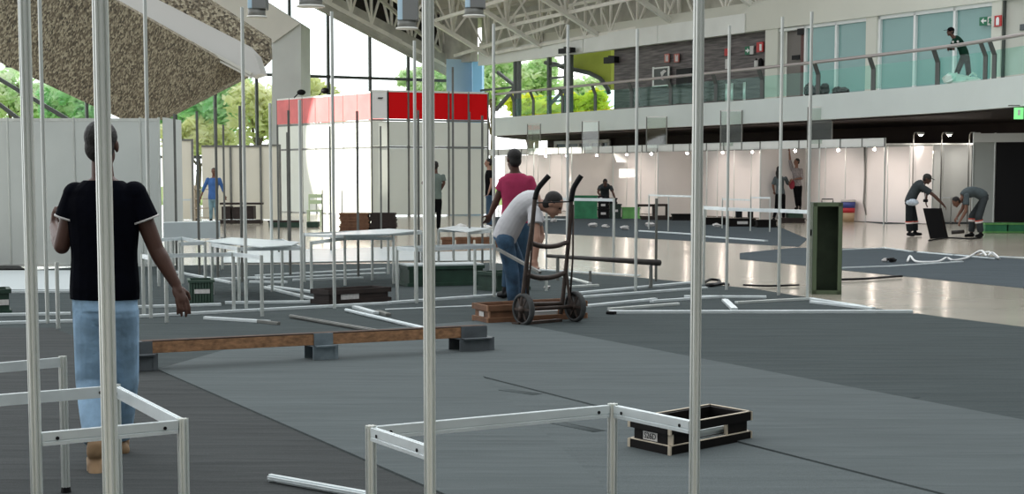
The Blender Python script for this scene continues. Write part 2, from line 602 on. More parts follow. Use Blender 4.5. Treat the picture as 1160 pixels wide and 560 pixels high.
# ================================================================== FAR CORNER OF THE HALL
C3 = Vector((-3.3, 81.8, 0))          # far corner of the hall
def onL(t, z):                        # along the glass front, t metres left of the far corner
    p = C3 - L3 * t
    return Vector((p.x, p.y, z))
UW0 = Vector((11.7, 55.75, 0))        # the upper rear wall, parallel to the balcony
def onS(t, z, off=0.0):
    p = UW0 + S3 * t + L3 * off
    return Vector((p.x, p.y, z))
def s_at(px, off=0.0):                # where the pixel column meets the upper wall
    k = ray(px, 200)
    k = k.x / k.y
    P = UW0 + L3 * off
    return (k * P.y - P.x) / (S3.x - k * S3.y)

# ================================================================== ROOF
Cc = Vector((-3.3, 81.8, 7.0))
L0 = onL(7.95, 10.4)
R0 = onS(s_at(868), 7.95)
RN = (L0 - Cc).cross(R0 - Cc).normalized()
if RN.z < 0:
    RN = -RN
def RP(px, py):
    return hit(px, py, Cc, RN)
def rplane(x, y):                     # height of the lower chords above a floor point
    return Cc.z - (RN.x * (x - Cc.x) + RN.y * (y - Cc.y)) / RN.z
DH = 2.3                              # truss depth
dk = []
for (a, b) in ((-1.2, -1.5), (26, -1.5), (26, 30), (-1.2, 30)):
    p = C3 - L3 * a + S3 * b
    dk.append(Vector((p.x, p.y, rplane(p.x, p.y) + DH + 0.15)))
bm = B()
prism(bm, dk, (0, 0, 0.25))
# ribs of the decking
for k in range(1, 26):
    t = k / 26
    a, b = dk[0].lerp(dk[1], t), dk[3].lerp(dk[2], t)
    bar(bm, a - UP * .03, b - UP * .03, 0.10, 0.08)
struct('ceiling', bm, DECK)

def truss(name, p0, p1, n, label, m, dep=DH, r=0.07, wr=0.04, wide=0.0):
    t = thing(name, p0, label, 'roof truss', 'steel trusses under the roof')
    bm = B(); bar(bm, p0, p1, r * 2, r * 2.2); obj('bottom_chord', bm, m, t)
    sw = (p1 - p0).cross(UP).normalized() * wide
    for o in ((-sw, sw) if wide else (sw,)):
        bm = B(); bar(bm, p0 + UP * dep + o, p1 + UP * dep + o, r * 2, r * 2.2); obj('top_chord', bm, m, t)
    for i in range(n):
        a, b = p0.lerp(p1, i / n), p0.lerp(p1, (i + .5) / n)
        c = p0.lerp(p1, (i + 1) / n)
        for o in ((-sw, sw) if wide else (sw,)):
            bm = B()
            bar(bm, a, b + UP * dep + o, wr * 2, wr * 2)
            bar(bm, b + UP * dep + o, c, wr * 2, wr * 2)
            obj('web_brace', bm, m, t)
        bm = B(); bar(bm, a, a + UP * dep, wr * 2.4, wr * 2.4, up=L3)
        if wide:
            bar(bm, b + UP * dep - sw, b + UP * dep + sw, wr * 2, wr * 2)
            bar(bm, a + UP * dep - sw, a + UP * dep + sw, wr * 2, wr * 2)
        obj('upright', bm, m, t)
    return t
N0 = RP(683, 43)
TD = (RP(617, 0) - N0).normalized()
for i, (px, py, lab) in enumerate(((553, 63, 'beige roof truss landing beside the blue corner wall'), (615, 54, 'beige roof truss landing above the open end of the balcony'),
                              (683, 43, 'beige roof truss landing above the lime soffit'), (769, 30, 'beige roof truss landing above the warning signs'),
                              (865, 15, 'beige roof truss landing beside the white upper pillar'))):
    p = RP(px, py)
    truss('roof_truss', p, p + TD * 16, 7, lab, STEEL_L, r=0.085, wr=0.045, wide=0.9)
# truss running along the top of the rear wall and one along the eave of the glass front
pa, pb = RP(560, 60), RP(985, -14)
truss('roof_truss', pa, pb, 13, 'long grey truss running along the top of the white upper wall', STEEL_L, dep=1.5, r=0.06, wr=0.04)
pa, pb = RP(510, 77), RP(250, -62)
truss('roof_truss', pa, pb, 11, 'sloping light truss along the eave above the glass front', STEEL_L, dep=1.9, r=0.08, wr=0.05)
pa, pb = RP(500, 58), RP(420, -10)
truss('roof_truss', pa, pb, 5, 'sloping truss just inside the eave truss, behind the pendant lamps', STEEL, dep=1.9, r=0.07, wr=0.045)
for (a, b, lab) in (((515, 66), (640, 28), 'grey tie bar crossing the roof trusses nearest the far corner'), ((560, 36), (760, -8), 'grey tie bar crossing the roof trusses above the lime soffit'),
               ((480, 30), (620, -12), 'grey tie bar crossing the roof trusses behind the second pendant lamp')):
    bm = B()
    bar(bm, RP(*a) + UP * .12, RP(*b) + UP * .12, 0.12, 0.14)
    tag(obj('tie_bar', bm, STEEL_L), lab, 'roof beam', 'steel trusses under the roof')
# eave beam below the left truss: stepped dark boards
bm = B()
e0, e1 = onL(-0.3, 6.75), onL(20, 6.75 + 20 * (L0.z - Cc.z) / 7.95)
bar(bm, e0 - S3 * -0.1 + UP * .05, e1 - S3 * -0.1 + UP * .05, 0.35, 0.5)
bar(bm, e0 + S3 * .3 + UP * .45, e1 + S3 * .3 + UP * .45, 0.25, 0.45)
bar(bm, e0 + S3 * .15 - UP * .26, e1 + S3 * .15 - UP * .26, 0.16, 0.12)
struct('trim_1', bm, STEEL)
bm = B()
prism(bm, [e0 + UP * .5, e1 + UP * .5, e1 + UP * 3.2, e0 + UP * 3.2], -S3 * 0.2)
struct('wall_eave', bm, DARK)

# ================================================================== GLASS FRONT
fr = B()
hz_z = 1.5 + 107 * 81.8 / 1800
prism(fr, [onL(0.0, 0.05), onL(22, 0.05), onL(22, 6.9 + 22 * .41), onL(0.0, 6.9)], -S3 * 0.02)
fw = struct('window_1', fr, G_CLEAR)
def k_at(px):
    k = ray(px, 200); k = k.x / k.y
    return (C3.x - k * C3.y) / (L3.x - k * L3.y)
for px in (512, 463, 420, 373, 330, 292, 245, 200, 150, 100, 50):
    t = k_at(px)
    bm = B()
    bar(bm, onL(t, 0), onL(t, 6.7 + t * .42), 0.16, 0.12, up=L3)
    obj('mullion', bm, STEEL_DK, fw)
for z in (hz_z, 2.4):
    bm = B()
    bar(bm, onL(0.1, z) + S3 * .02, onL(22, z) + S3 * .02, 0.12, 0.14)
    obj('mullion', bm, STEEL_DK, fw)

# blue corner of the hall and its neighbour
bm = B()
p0 = W(506, 200, 79.5); p1 = W(535, 200, 80.0)
prism(bm, [Vector((p0.x, p0.y, 0)), Vector((p1.x, p1.y, 0)), Vector((p1.x, p1.y, 7.3)), Vector((p0.x, p0.y, 7.3))], (0.1, 0.6, 0))
struct('wall_blue_corner', bm, BLUEP)
bm = B()
p0 = W(535.5, 200, 79.2); p1 = W(546, 200, 79.5)
prism(bm, [Vector((p0.x, p0.y, 0)), Vector((p1.x, p1.y, 0)), Vector((p1.x, p1.y, 7.2)), Vector((p0.x, p0.y, 7.2))], (0.1, 0.8, 0))
struct('wall_blue_pillar', bm, BLUES)

# ================================================================== UPPER REAR WALL
ZB = 4.12
sA, sB, sC, sD = s_at(688), s_at(866), s_at(880), s_at(908)
sE, sG, sH, sI = s_at(979), s_at(991), s_at(1120), s_at(1131)
ZT = 6.92
def wallpiece(s0, s1, z0, z1, m, th=0.3, off=0.0):
    bm = B()
    prism(bm, [onS(s0, z0, off), onS(s1, z0, off), onS(s1, z1, off), onS(s0, z1, off)], L3 * th)
    return bm
s_far = s_at(545)
struct('wall_timber', wallpiece(sA, sB, ZB, ZT + .5, TIMBERW, 0.3, 0.32), TIMBERW)
struct('wall_upper', wallpiece(s_far, 22, ZT, 8.0, UPWALL, 0.4, -0.1), UPWALL)
bm = B()
for a, b in ((s_far, s_at(663)), (s_at(663.5), s_at(747)), (s_at(747.5), s_at(845))):
    prism(bm, [onS(a, ZT - .02, -.16), onS(b, ZT - .02, -.16), onS(b, 7.62, -.16), onS(a, 7.62, -.16)], L3 * .05)
struct('trim_2', bm, FASCIA)
struct('wall_roof_end', wallpiece(s_far - 1, 22, 8.0, 16, STEEL, 0.4, 0.6), STEEL)
struct('wall_corner_end', wallpiece(s_far - 5.6, s_far - .5, 7.15, 16, STEEL, 0.4, -0.3), STEEL)
struct('wall_pillar_1', wallpiece(sB, sC, ZB, ZT, UPWALL, 0.5, -0.05), UPWALL)
struct('wall_pillar_2', wallpiece(sE, sG, ZB, ZT, UPWALL, 0.5, -0.05), UPWALL)
struct('wall_pillar_3', wallpiece(sH, sI, ZB, ZT, UPWALL, 0.5, -0.05), UPWALL)
struct('wall_right_upper', wallpiece(s_at(1158), 26, ZB, ZT, UPWALL, 0.4, 0), UPWALL)
# doors
d1 = struct('door_1', wallpiece(sC + .1, sD, ZB, ZT + .2, CONC_W, 0.08, 0.31), mat('grey_brown_door', (0.20, 0.18, 0.165), 0.6))
obj('door_plate', wallpiece(s_at(891), s_at(899.5), ZB + 1.62, ZB + 1.78, BLACK, 0.03, 0.16), BLACK, d1)
obj('door_post', wallpiece(s_at(902.5), sD, ZB, ZT - .1, RUST, 0.12, 0.1), mat('red_brown_jamb', (0.12, 0.05, 0.045), 0.6), d1)
obj('door_head', wallpiece(sC, sD, ZT - .12, ZT - .02, WHITE, 0.2, 0.0), FASCIA, d1)
obj('door_closer', wallpiece(s_at(901), s_at(908), ZT - .32, ZT - .1, BLACK, 0.2, -0.02), BLACK, d1)
d2 = struct('door_2', wallpiece(s_at(1132.5), s_at(1157), ZB, ZT, CONC_W, 0.08, 0.1), mat('pale_grey_door', (0.55, 0.55, 0.49), 0.5))
obj('door_plate', wallpiece(s_at(1149), s_at(1158), ZB + 1.83, ZB + 2.02, GALV_D, 0.03, 0.06), GALV_D, d2)
obj('door_jamb', wallpiece(s_at(1131), s_at(1132.5), ZB, ZT, STEEL_DK, 0.2, 0.0), STEEL_DK, d2)
# frosted glazing
for (wn, cols) in ((2, (908, 942.5, 979)), (3, (991, 1030.5, 1075, 1120))):
    s0, s1 = s_at(cols[0]), s_at(cols[-1])
    wo = struct('window_%d' % wn, wallpiece(s0, s1, ZB, ZT - .05, TEAL, 0.04, 0.12), TEAL)
    for c in cols[:-1]:
        s = s_at(c)
        obj('mullion', wallpiece(s, s + .10, ZB, ZT, WHITE, 0.12, 0.02), WHITE, wo)
    obj('head_rail', wallpiece(s0, s1, ZT - .12, ZT, WHITE, 0.12, 0.02), WHITE, wo)
    obj('sill_rail', wallpiece(s0, s1, ZB, ZB + .08, WHITE, 0.12, 0.02), WHITE, wo)

# ================================================================== BALCONY
BE = [Vector((-0.9, 72, 0)), Vector((.2, 70, 0)), Vector((4.43, 62, 0)), Vector((8.66, 54, 0)), Vector((10.7, 49.6, 0)), Vector((12.3, 45.6, 0)), Vector((12.95, 43.0, 0)),
      Vector((13.35, 41, 0)), Vector((13.7, 38.5, 0)), Vector((13.95, 35.5, 0)), Vector((14.1, 32, 0))]
def smooth_line(P, n=6):
    out = []
    for i in range(len(P) - 1):
        p0, p1, p2, p3 = P[max(i - 1, 0)], P[i], P[i + 1], P[min(i + 2, len(P) - 1)]
        for k in range(n):
            t = k / n
            out.append(0.5 * ((2 * p1) + (p2 - p0) * t + (2 * p0 - 5 * p1 + 4 * p2 - p3) * t * t + (3 * p1 - p0 - 3 * p2 + p3) * t ** 3))
    out.append(P[-1])
    return out
BL = smooth_line(BE)
bm = B()
outer = BL
back = [onS(26, 0, 3.2), onS(s_at(545), 0, 3.2)]
prism(bm, [p + UP * 3.32 for p in outer] + [p + UP * 3.32 for p in back], UP * 0.8)
struct('balcony_slab', bm, BALC)
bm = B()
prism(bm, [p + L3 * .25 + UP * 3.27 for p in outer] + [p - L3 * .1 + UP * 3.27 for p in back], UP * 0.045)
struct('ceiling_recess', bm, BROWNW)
def bl_at(px):
    k = ray(px, 130); k = k.x / k.y
    for a, b in zip(BL[:-1], BL[1:]):
        fa, fb = a.x - k * a.y, b.x - k * b.y
        if fa <= 0 <= fb or fb <= 0 <= fa:
            t = fa / (fa - fb)
            d = (b - a).normalized()
            return a.lerp(b, t), d
    return BL[-1], (BL[-1] - BL[-2]).normalized()
rail_t = thing('balcony_railing', bl_at(870)[0] + UP * ZB, 'glass balcony railing with round steel handrail along the curved upper floor', 'railing')
hr = []
for p, q in zip(BL, BL[1:] + [BL[-1]]):
    d = (q - p).normalized() if q is not p else (BL[-1] - BL[-2]).normalized()
    nrm = Vector((-d.y, d.x, 0))
    if nrm.x < 0:
        nrm = -nrm
    hr.append((p, nrm))
bm = B()
tube(bm, [p + UP * (ZB + 1.05) + n * 0.02 for p, n in hr], 0.055, 10)
part_label(obj('handrail', bm, mat('handrail_steel', (0.42, 0.38, 0.37), 0.35, 0.4), rail_t, smooth=True), 'round steel handrail')
pxs = (578, 600, 633, 670, 711, 755, 806, 858, 921, 983, 1055, 1108, 1118, 1172)
prevp = None
for px in pxs:
    p, d = bl_at(px)
    n = Vector((-d.y, d.x, 0))
    if n.x < 0:
        n = -n
    b = p + n * 0.18
    bm = B()
    for o in (-0.05, 0.05):
        q = b + d * o
        bar(bm, q + UP * ZB, q + UP * (ZB + .68), 0.03, 0.11, up=d)
        bar(bm, q + UP * (ZB + .66), q + UP * (ZB + 1.03) - n * 0.16, 0.03, 0.10, up=d)
    obj('baluster', bm, STEEL_DK, rail_t)
    if prevp is not None:
        bm = B()
        a, c = prevp + UP * (ZB + .06), b + UP * (ZB + .06)
        prism(bm, [a + (c - a) * .03, c - (c - a) * .03, c - (c - a) * .03 + UP * .72, a + (c - a) * .03 + UP * .72], n * 0.012)
        obj('glass_panel', bm, G_GREEN, rail_t)
    prevp = b
# recess under the balcony
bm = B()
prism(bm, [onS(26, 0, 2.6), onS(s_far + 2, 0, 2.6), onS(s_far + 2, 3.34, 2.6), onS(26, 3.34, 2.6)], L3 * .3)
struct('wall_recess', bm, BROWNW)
wo = struct('window_4', wallpiece(s_at(628, 2.5), s_at(690, 2.5), 2.65, 3.15, CONC_W, .06, 2.5), mat('dim_window_pane', (0.12, 0.15, 0.15), 0.2))
for c in (628, 641, 655, 668, 680, 689):
    obj('window_frame', wallpiece(s_at(c, 2.45), s_at(c, 2.45) + .14, 2.65, 3.15, FASCIA, .08, 2.42), FASCIA, wo)
obj('window_frame', wallpiece(s_at(628, 2.45), s_at(690, 2.45), 3.05, 3.2, FASCIA, .08, 2.42), FASCIA, wo)

# ================================================================== OPEN END OF THE UPPER FLOOR: steelwork, arch and soffit
def upost(px, w_, off=0.0, z0=0.0, z1=7.0, m=STEEL_DK):
    s = s_at(px, off)
    bm = B()
    bar(bm, onS(s, z0, off), onS(s, z1, off), w_, w_, up=L3)
    return bm
t = thing('steel_tower', onS(s_at(586), ZB), 'braced dark steel frame at the open end of the upper floor', 'steel frame')
for px in (584, 588):
    obj('column', upost(px, 0.16, 0, ZB, 6.9), STEEL_DK, t)
bm = B(); bar(bm, onS(s_at(564), 6.5), onS(s_at(584), 5.75), 0.14, 0.14); obj('brace', bm, STEEL_DK, t)
bm = B(); bar(bm, onS(s_at(562), 4.7), onS(s_at(584), 5.7), 0.14, 0.14); obj('brace', bm, STEEL_DK, t)
bm = B(); bar(bm, onS(s_at(545), 5.7), onS(s_at(584), 5.72), 0.10, 0.10); obj('crossbar', bm, STEEL_DK, t)
t = thing('steel_tower', onS(s_at(630), ZB), 'tall ladder-like steel frame beside the lime soffit', 'steel frame')
for px in (622, 641, 646.5):
    obj('column', upost(px, 0.16, 0, ZB, 6.9), STEEL_DK, t)
for z in (4.9, 5.45, 5.95, 6.5):
    bm = B(); bar(bm, onS(s_at(622), z), onS(s_at(641), z), 0.09, 0.09); obj('rung', bm, STEEL_DK, t)
bm = B(); bar(bm, onS(s_at(622), 4.75), onS(s_at(641), 5.45), 0.12, 0.12); obj('brace', bm, STEEL_DK, t)
bm = B()
arc = [(618, 71), (630, 73), (640, 77), (655, 80), (668, 83), (680, 89), (688, 100), (690, 106)]
tube(bm, [hit(x, y, onS(0, 0, .4), L3) for x, y in arc], 0.10, 8)
tag(obj('arched_beam', bm, STEEL_DK, smooth=True), 'dark curved beam arching down to the timber wall', 'beam')
bm = B()
pts = [hit(x, y, onS(0, 0, .7), L3) for x, y in ((646, 60), (692, 50), (692, 102), (684, 92), (668, 85), (650, 81))]
prism(bm, pts, L3 * 1.0)
struct('wall_lime_soffit', bm, YELLOWG)

# ================================================================== STONE-CLAD RAKED UNDERSIDE, BEAM AND CONCRETE FRAME (left)
P1, P2, P3 = W(168, 136, 38), W(277, 86, 42), W(0, 71, 31)
NS = (P2 - P1).cross(P3 - P1).normalized()
def SPt(x, y):
    return hit(x, y, P1, NS)
bm = B()
prism(bm, [SPt(-70, 40), SPt(0, 71), SPt(107, 121), SPt(140, 136), SPt(178, 136), SPt(277, 86), SPt(272, 80), SPt(118, -6), SPt(40, -50), SPt(-70, -110)],
      Vector((0, 0.9, 0.03)))
struct('wall_stone', bm, STONE)
bm = B()
prism(bm, [W(100, -16, 40.5), W(284, 87, 40.5), W(296, 83, 40.5), W(289, 62, 40.5), W(278, 50, 40.5), W(160, -10, 40.5)], (0, 1.0, 0))
bm2 = B()
bar(bm2, W(100, -14, 40.35), W(285, 84, 40.35), 0.25, 0.07)
bar(bm2, W(100, -8, 40.3), W(285, 88, 40.3), 0.22, 0.05)
struct('trim_3', bm, mat('white_beam_paint', (0.62, 0.62, 0.60), 0.35))
struct('trim_4', bm2, CONC_C)
bm = B()
prism(bm, [W(160, -6, 42), W(282, 62, 42), W(292, 66, 42), W(300, 76, 42), W(306, 70, 42), W(305, 47, 42), W(215, -12, 42)], (0, 0.4, 0.1))
struct('wall_stone_strip', bm, STONE)
# concrete frame: inclined limb and column
bm = B()
prism(bm, [W(308, 236, 71), W(308, 51, 71), W(200, -20, 71), W(260, -26, 71), W(341, 26, 71), W(341, 236, 71)], (0.05, 2.9, 0))
struct('wall_concrete_frame', bm, CONC_W)
bm = B()
prism(bm, [W(309, 49, 70.95), W(200, -24, 70.95), W(262, -26, 70.95), W(340, 27, 70.95)], (0, -0.12, 0))
struct('ceiling_soffit', bm, CONC_C)

for (a, b, Y, lab) in (((-10, 84), (78, 136), 66, 'dark diagonal steel strut under the stone-clad slope, upper one'), ((-14, 108), (24, 137), 66, 'dark diagonal steel strut under the stone-clad slope, lower one')):
    bm = B()
    bar(bm, W(*a, Y), W(*b, Y), 0.14, 0.16)
    tag(obj('diagonal_strut', bm, STEEL_DK), lab, 'strut')

# ================================================================== TREES OUTSIDE
LEAF = {'mid': leaf_mat('green_leaves', (0.34, 0.74, 0.34), (0.82, 0.99, 0.70)),  # leaf colours lightened; outdoor overexposure is put into them
        'yel': leaf_mat('yellow_green_leaves', (0.80, 0.84, 0.40), (0.99, 0.99, 0.74)),
        'pale': leaf_mat('pale_leaves', (0.58, 0.82, 0.42), (0.96, 0.99, 0.82)),
        'lime': leaf_mat('lime_leaves', (0.62, 0.75, 0.06), (0.99, 0.96, 0.14))}
def tree(px, py, wpx, hpx, Y, kind, label, n=1500, seed=1, name='tree', leaf=0.34, trunk=True, hole=0.0):
    rnd = random.Random(seed)
    c = W(px, py, Y)
    rx, rz = wpx / 2 * Y / F, hpx / 2 * Y / F
    base = Vector((c.x, c.y, 0))
    t = thing(name, base, label, 'tree' if name == 'tree' else 'shrub', 'trees outside the hall')
    bm = B()
    blobs = []
    for i in range(14):
        a, e = rnd.uniform(0, 2 * PI), rnd.uniform(-.9, 1)
        rr = rnd.uniform(.35, .8)
        blobs.append((c + Vector((math.cos(a) * rr * rx, math.sin(a) * rr * rx * .7, e * rz * .72)), rnd.uniform(.25, .48) * min(rx, rz) + .25))
    for i in range(n):
        bc, br = rnd.choice(blobs)
        d = Vector((rnd.gauss(0, 1), rnd.gauss(0, 1), rnd.gauss(0, 1)))
        d.normalize()
        p = bc + d * br * rnd.uniform(.55, 1.1)
        if p.z < 0.2:
            p.z = 0.2 + rnd.random() * .5
        s = leaf * rnd.uniform(.6, 1.3)
        ax = Vector((rnd.gauss(0, 1), rnd.gauss(0, 1), rnd.gauss(0, .6))).normalized()
        a2 = ax.orthogonal().normalized()
        a2.rotate(Quaternion(ax, rnd.uniform(0, 6.28)))
        vs = [bm.verts.new(q) for q in (p - ax * s, p + a2 * s * .45 - ax * s * .1, p + ax * s, p - a2 * s * .45 + ax * .1 * s)]
        bm.faces.new(vs)
    me_o = obj('foliage', bm, LEAF[kind], t)
    bm = B()
    top = Vector((c.x, c.y, c.z + rz * .3))
    tube(bm, [base, base.lerp(top, .5) + Vector((.15, 0, 0)), top], [0.2, .15, .06], 8)
    for i in range(7):
        bc, br = blobs[i]
        q = base.lerp(top, rnd.uniform(.4, .8))
        cyl(bm, q, bc, 0.07, 0.03, 6)
    obj('trunk', bm, BARK, t)
    return t
TR = [(200, 122, 70, 60, 98, 'mid', 'bright green tree outside, just past the low tip of the stone slope'),
      (246, 112, 74, 76, 92, 'mid', 'tall bright green tree outside between the stone slope and the concrete column'),
      (222, 158, 90, 34, 90, 'yel', 'low yellow green tree behind the cream panels near the man in blue'),
      (290, 132, 62, 84, 90, 'yel', 'yellow tree outside, left beside the concrete column'),
      (364, 112, 56, 44, 96, 'yel', 'small yellow tree outside, right beside the concrete column'),
      (484, 96, 70, 34, 104, 'pale', 'pale small tree outside above the red band'),
      (20, 104, 90, 60, 96, 'pale', 'pale tree outside under the low left end of the stone slope'),
      (80, 118, 70, 44, 92, 'mid', 'green tree outside behind the head of the man in the navy shirt'),
      (556, 92, 46, 60, 112, 'pale', 'pale tree outside beside the blue corner wall'),
      (606, 92, 52, 66, 116, 'pale', 'pale green tree outside between the two steel frames'),
      (662, 112, 60, 50, 122, 'pale', 'pale tree outside under the dark arched beam'),
      (600, 124, 70, 30, 106, 'lime', 'lime yellow shrub behind the glass railing left part'),
      (664, 122, 60, 26, 108, 'lime', 'lime yellow shrub behind the glass railing under the arch')]
for i, a in enumerate(TR):
    tree(*a, n=1700, seed=i + 3)

# ================================================================== PARTITION WALL AT THE LEFT
pw = thing('partition_wall', W(85, 200, 26).xy.to_3d(), 'white exhibition panel wall behind the man in the navy shirt', 'partition wall')
jx = (-140, -65, 10, 85, 160, 181)
for i, px in enumerate(jx):
    p = W(px, 200, 26 + (0.02 * i)); p.z = 0
    obj('post', post_bm(p, 2.46), ALU, pw)
    if i:
        q = W(jx[i - 1], 200, 26 + .02 * (i - 1)); q.z = 0
        d = (p - q).normalized()
        bm = B(); bar(bm, q + d * .02 + UP * 1.23, p - d * .02 + UP * 1.23, 0.012, 2.34); obj('panel', bm, PANEL, pw)
        for z in (2.42, 0.05):
            obj('rail', rail_bm(q + UP * z, p + UP * z, 0.05), ALU, pw)
p = W(183, 200, 26.05); p.z = 0
bm = B(); box(bm, p + Vector((.04, .7, 1.25)), (0.02, 1.4, 2.42)); obj('return_panel', bm, PANEL, pw)
bm = B(); prism(bm, [Vector((v.x, v.y, .006)) for v in PG((-30, 309), (100, 309), (86, 331), (-30, 331))], UP * .03)
tag(obj('floor_board', bm, mat('pale_board', (0.60, 0.66, 0.67), 0.35)), 'pale white board lying on the floor along the panel wall', 'board')
bm = B(); prism(bm, [Vector((v.x, v.y, .006)) for v in PG((-30, 303), (20, 303), (28, 307.5), (-30, 307.5))], UP * .035)
tag(obj('floor_mat', bm, BLACK), 'black strip of matting at the foot of the panel wall', 'mat')

# ================================================================== CREAM PANELS FAR LEFT
for i, (x0, x1, yt, lab) in enumerate(((184, 219, 158, 'cream wall panel farthest left, with a dark right edge'), (229, 262, 165, 'cream wall panel directly behind the man in blue'),
                                     (262.6, 296, 165, 'cream wall panel behind the stacked dark boards'), (296.6, 318, 164, 'cream wall panel touching the tall white stand'))):
    a, b = W(x0, 200, 55), W(x1, 200, 55)
    h = 1.5 + (200 - yt) * 55 / F
    t = thing('wall_panel', Vector(((a.x + b.x) / 2, 55, 0)), lab, 'panel', 'cream panels at the far left')
    bm = B(); prism(bm, [Vector((a.x, 55, .02)), Vector((b.x, 55, .02)), Vector((b.x, 55, h)), Vector((a.x, 55, h))], (0, .05, 0)); obj('sheet', bm, CREAM, t)
    bm = B(); box(bm, Vector((b.x - .01, 54.97, h / 2)), (.07, .06, h)); obj('edge_post', bm, ALU_D, t)
    bm = B(); box(bm, Vector(((a.x + b.x) / 2, 54.98, h - .03)), (b.x - a.x, .05, .06)); obj('top_rail', bm, ALU_D, t)
sh = thing('shelf_rack', W(229, 200, 54.2).xy.to_3d(), 'pale wooden shelf rack left of the man in blue', 'shelf')
for px in (221, 238):
    p = W(px, 200, 54.2); bm = B(); box(bm, Vector((p.x, 54.2, .6)), (.05, .4, 1.2)); obj('side_board', bm, PLY_E, sh)
for z in (.1, .42, .74, 1.06):
    p = W(229.5, 200, 54.2); bm = B(); box(bm, Vector((p.x, 54.2, z)), (.5, .4, .035)); obj('shelf', bm, PLY_E, sh)

# ================================================================== TALL TWO-LEVEL STAND WITH THE RED BAND
K = W(440, 200, 60).xy.to_3d(); KL = W(315, 200, 67).xy.to_3d(); KR = W(553, 200, 61.6).xy.to_3d()
st = thing('exhibition_stand', K, 'tall white two-level stand with a red upper band, beyond the stacked brown crates', 'exhibition stand')
def stand_side(a, b, n, redmat, redskip=0):
    d = (b - a)
    nrm = Vector((-d.y, d.x, 0)).normalized()
    for i in range(n):
        p, q = a + d * (i / n), a + d * ((i + 1) / n)
        e = d.normalized() * .03
        for (z0, z1, m, nm) in ((0.05, 2.56, PANEL_S, 'lower_panel'), (2.64, 3.56, PANEL_S, 'upper_panel'), (3.66, 4.66, WHITE if i < redskip else redmat, 'red_panel')):
            bm = B()
            prism(bm, [p + e + UP * z0, q - e + UP * z0, q - e + UP * z1, p + e + UP * z1], nrm * .03)
            o = obj('band_panel' if nm == 'red_panel' else nm, bm, m, st)
            if nm == 'red_panel' and i < redskip:
                part_label(o, 'plain white corner panel of the red band')
    for i in range(n + 1):
        p = a + d * (i / n)
        obj('post', post_bm(p - nrm * .0, 4.72, 0.035), ALU_D, st)
    for z in (2.6, 3.61, 4.69):
        bm = B(); bar(bm, a + UP * z, b + UP * z, 0.05, 0.07); obj('rail', bm, ALU_D if z < 4 else FASCIA, st)
PANEL_S = mat('stand_panel', (0.82, 0.86, 0.78), 0.45, 0, 0.04, 0.6)
stand_side(K, KL, 8, RED_T)
c1 = K + (KR - K) * 0.165
stand_side(K - Vector((.62, 0.1, 0)), K, 1, RED, 1)
stand_side(K, KR, 5, RED)
bm = B(); kk = K + Vector((-.28, -.12, 4.42)); box(bm, kk, (.16, .02, .05)); box(bm, kk + Vector((.09, 0, .01)), (.05, .02, .03)); part_label(obj('printed_mark', bm, BLACK, st), 'small black printed mark on the white corner panel')
# floodlights clamped on the top of the stand
for (px, py, Y, lab) in ((340, 108, 65.4, 'small black floodlight on an arm over the pale red band'), (367, 106, 64.2, 'small black dome lamp on the rim of the pale red band')):
    p = W(px, py, Y)
    t = thing('floodlight', Vector((p.x, p.y, 4.72)), lab, 'lamp')
    bm = B(); tube(bm, [Vector((p.x - .25, p.y, 4.7)), Vector((p.x, p.y, 4.95)), Vector((p.x + .12, p.y, 5.0))], .025, 6); obj('arm', bm, BLACK, t)
    bm = B(); ball(bm, Vector((p.x + .05, p.y, 4.92)), (.18, .14, .12)); obj('lamp_head', bm, BLACK, t, True)

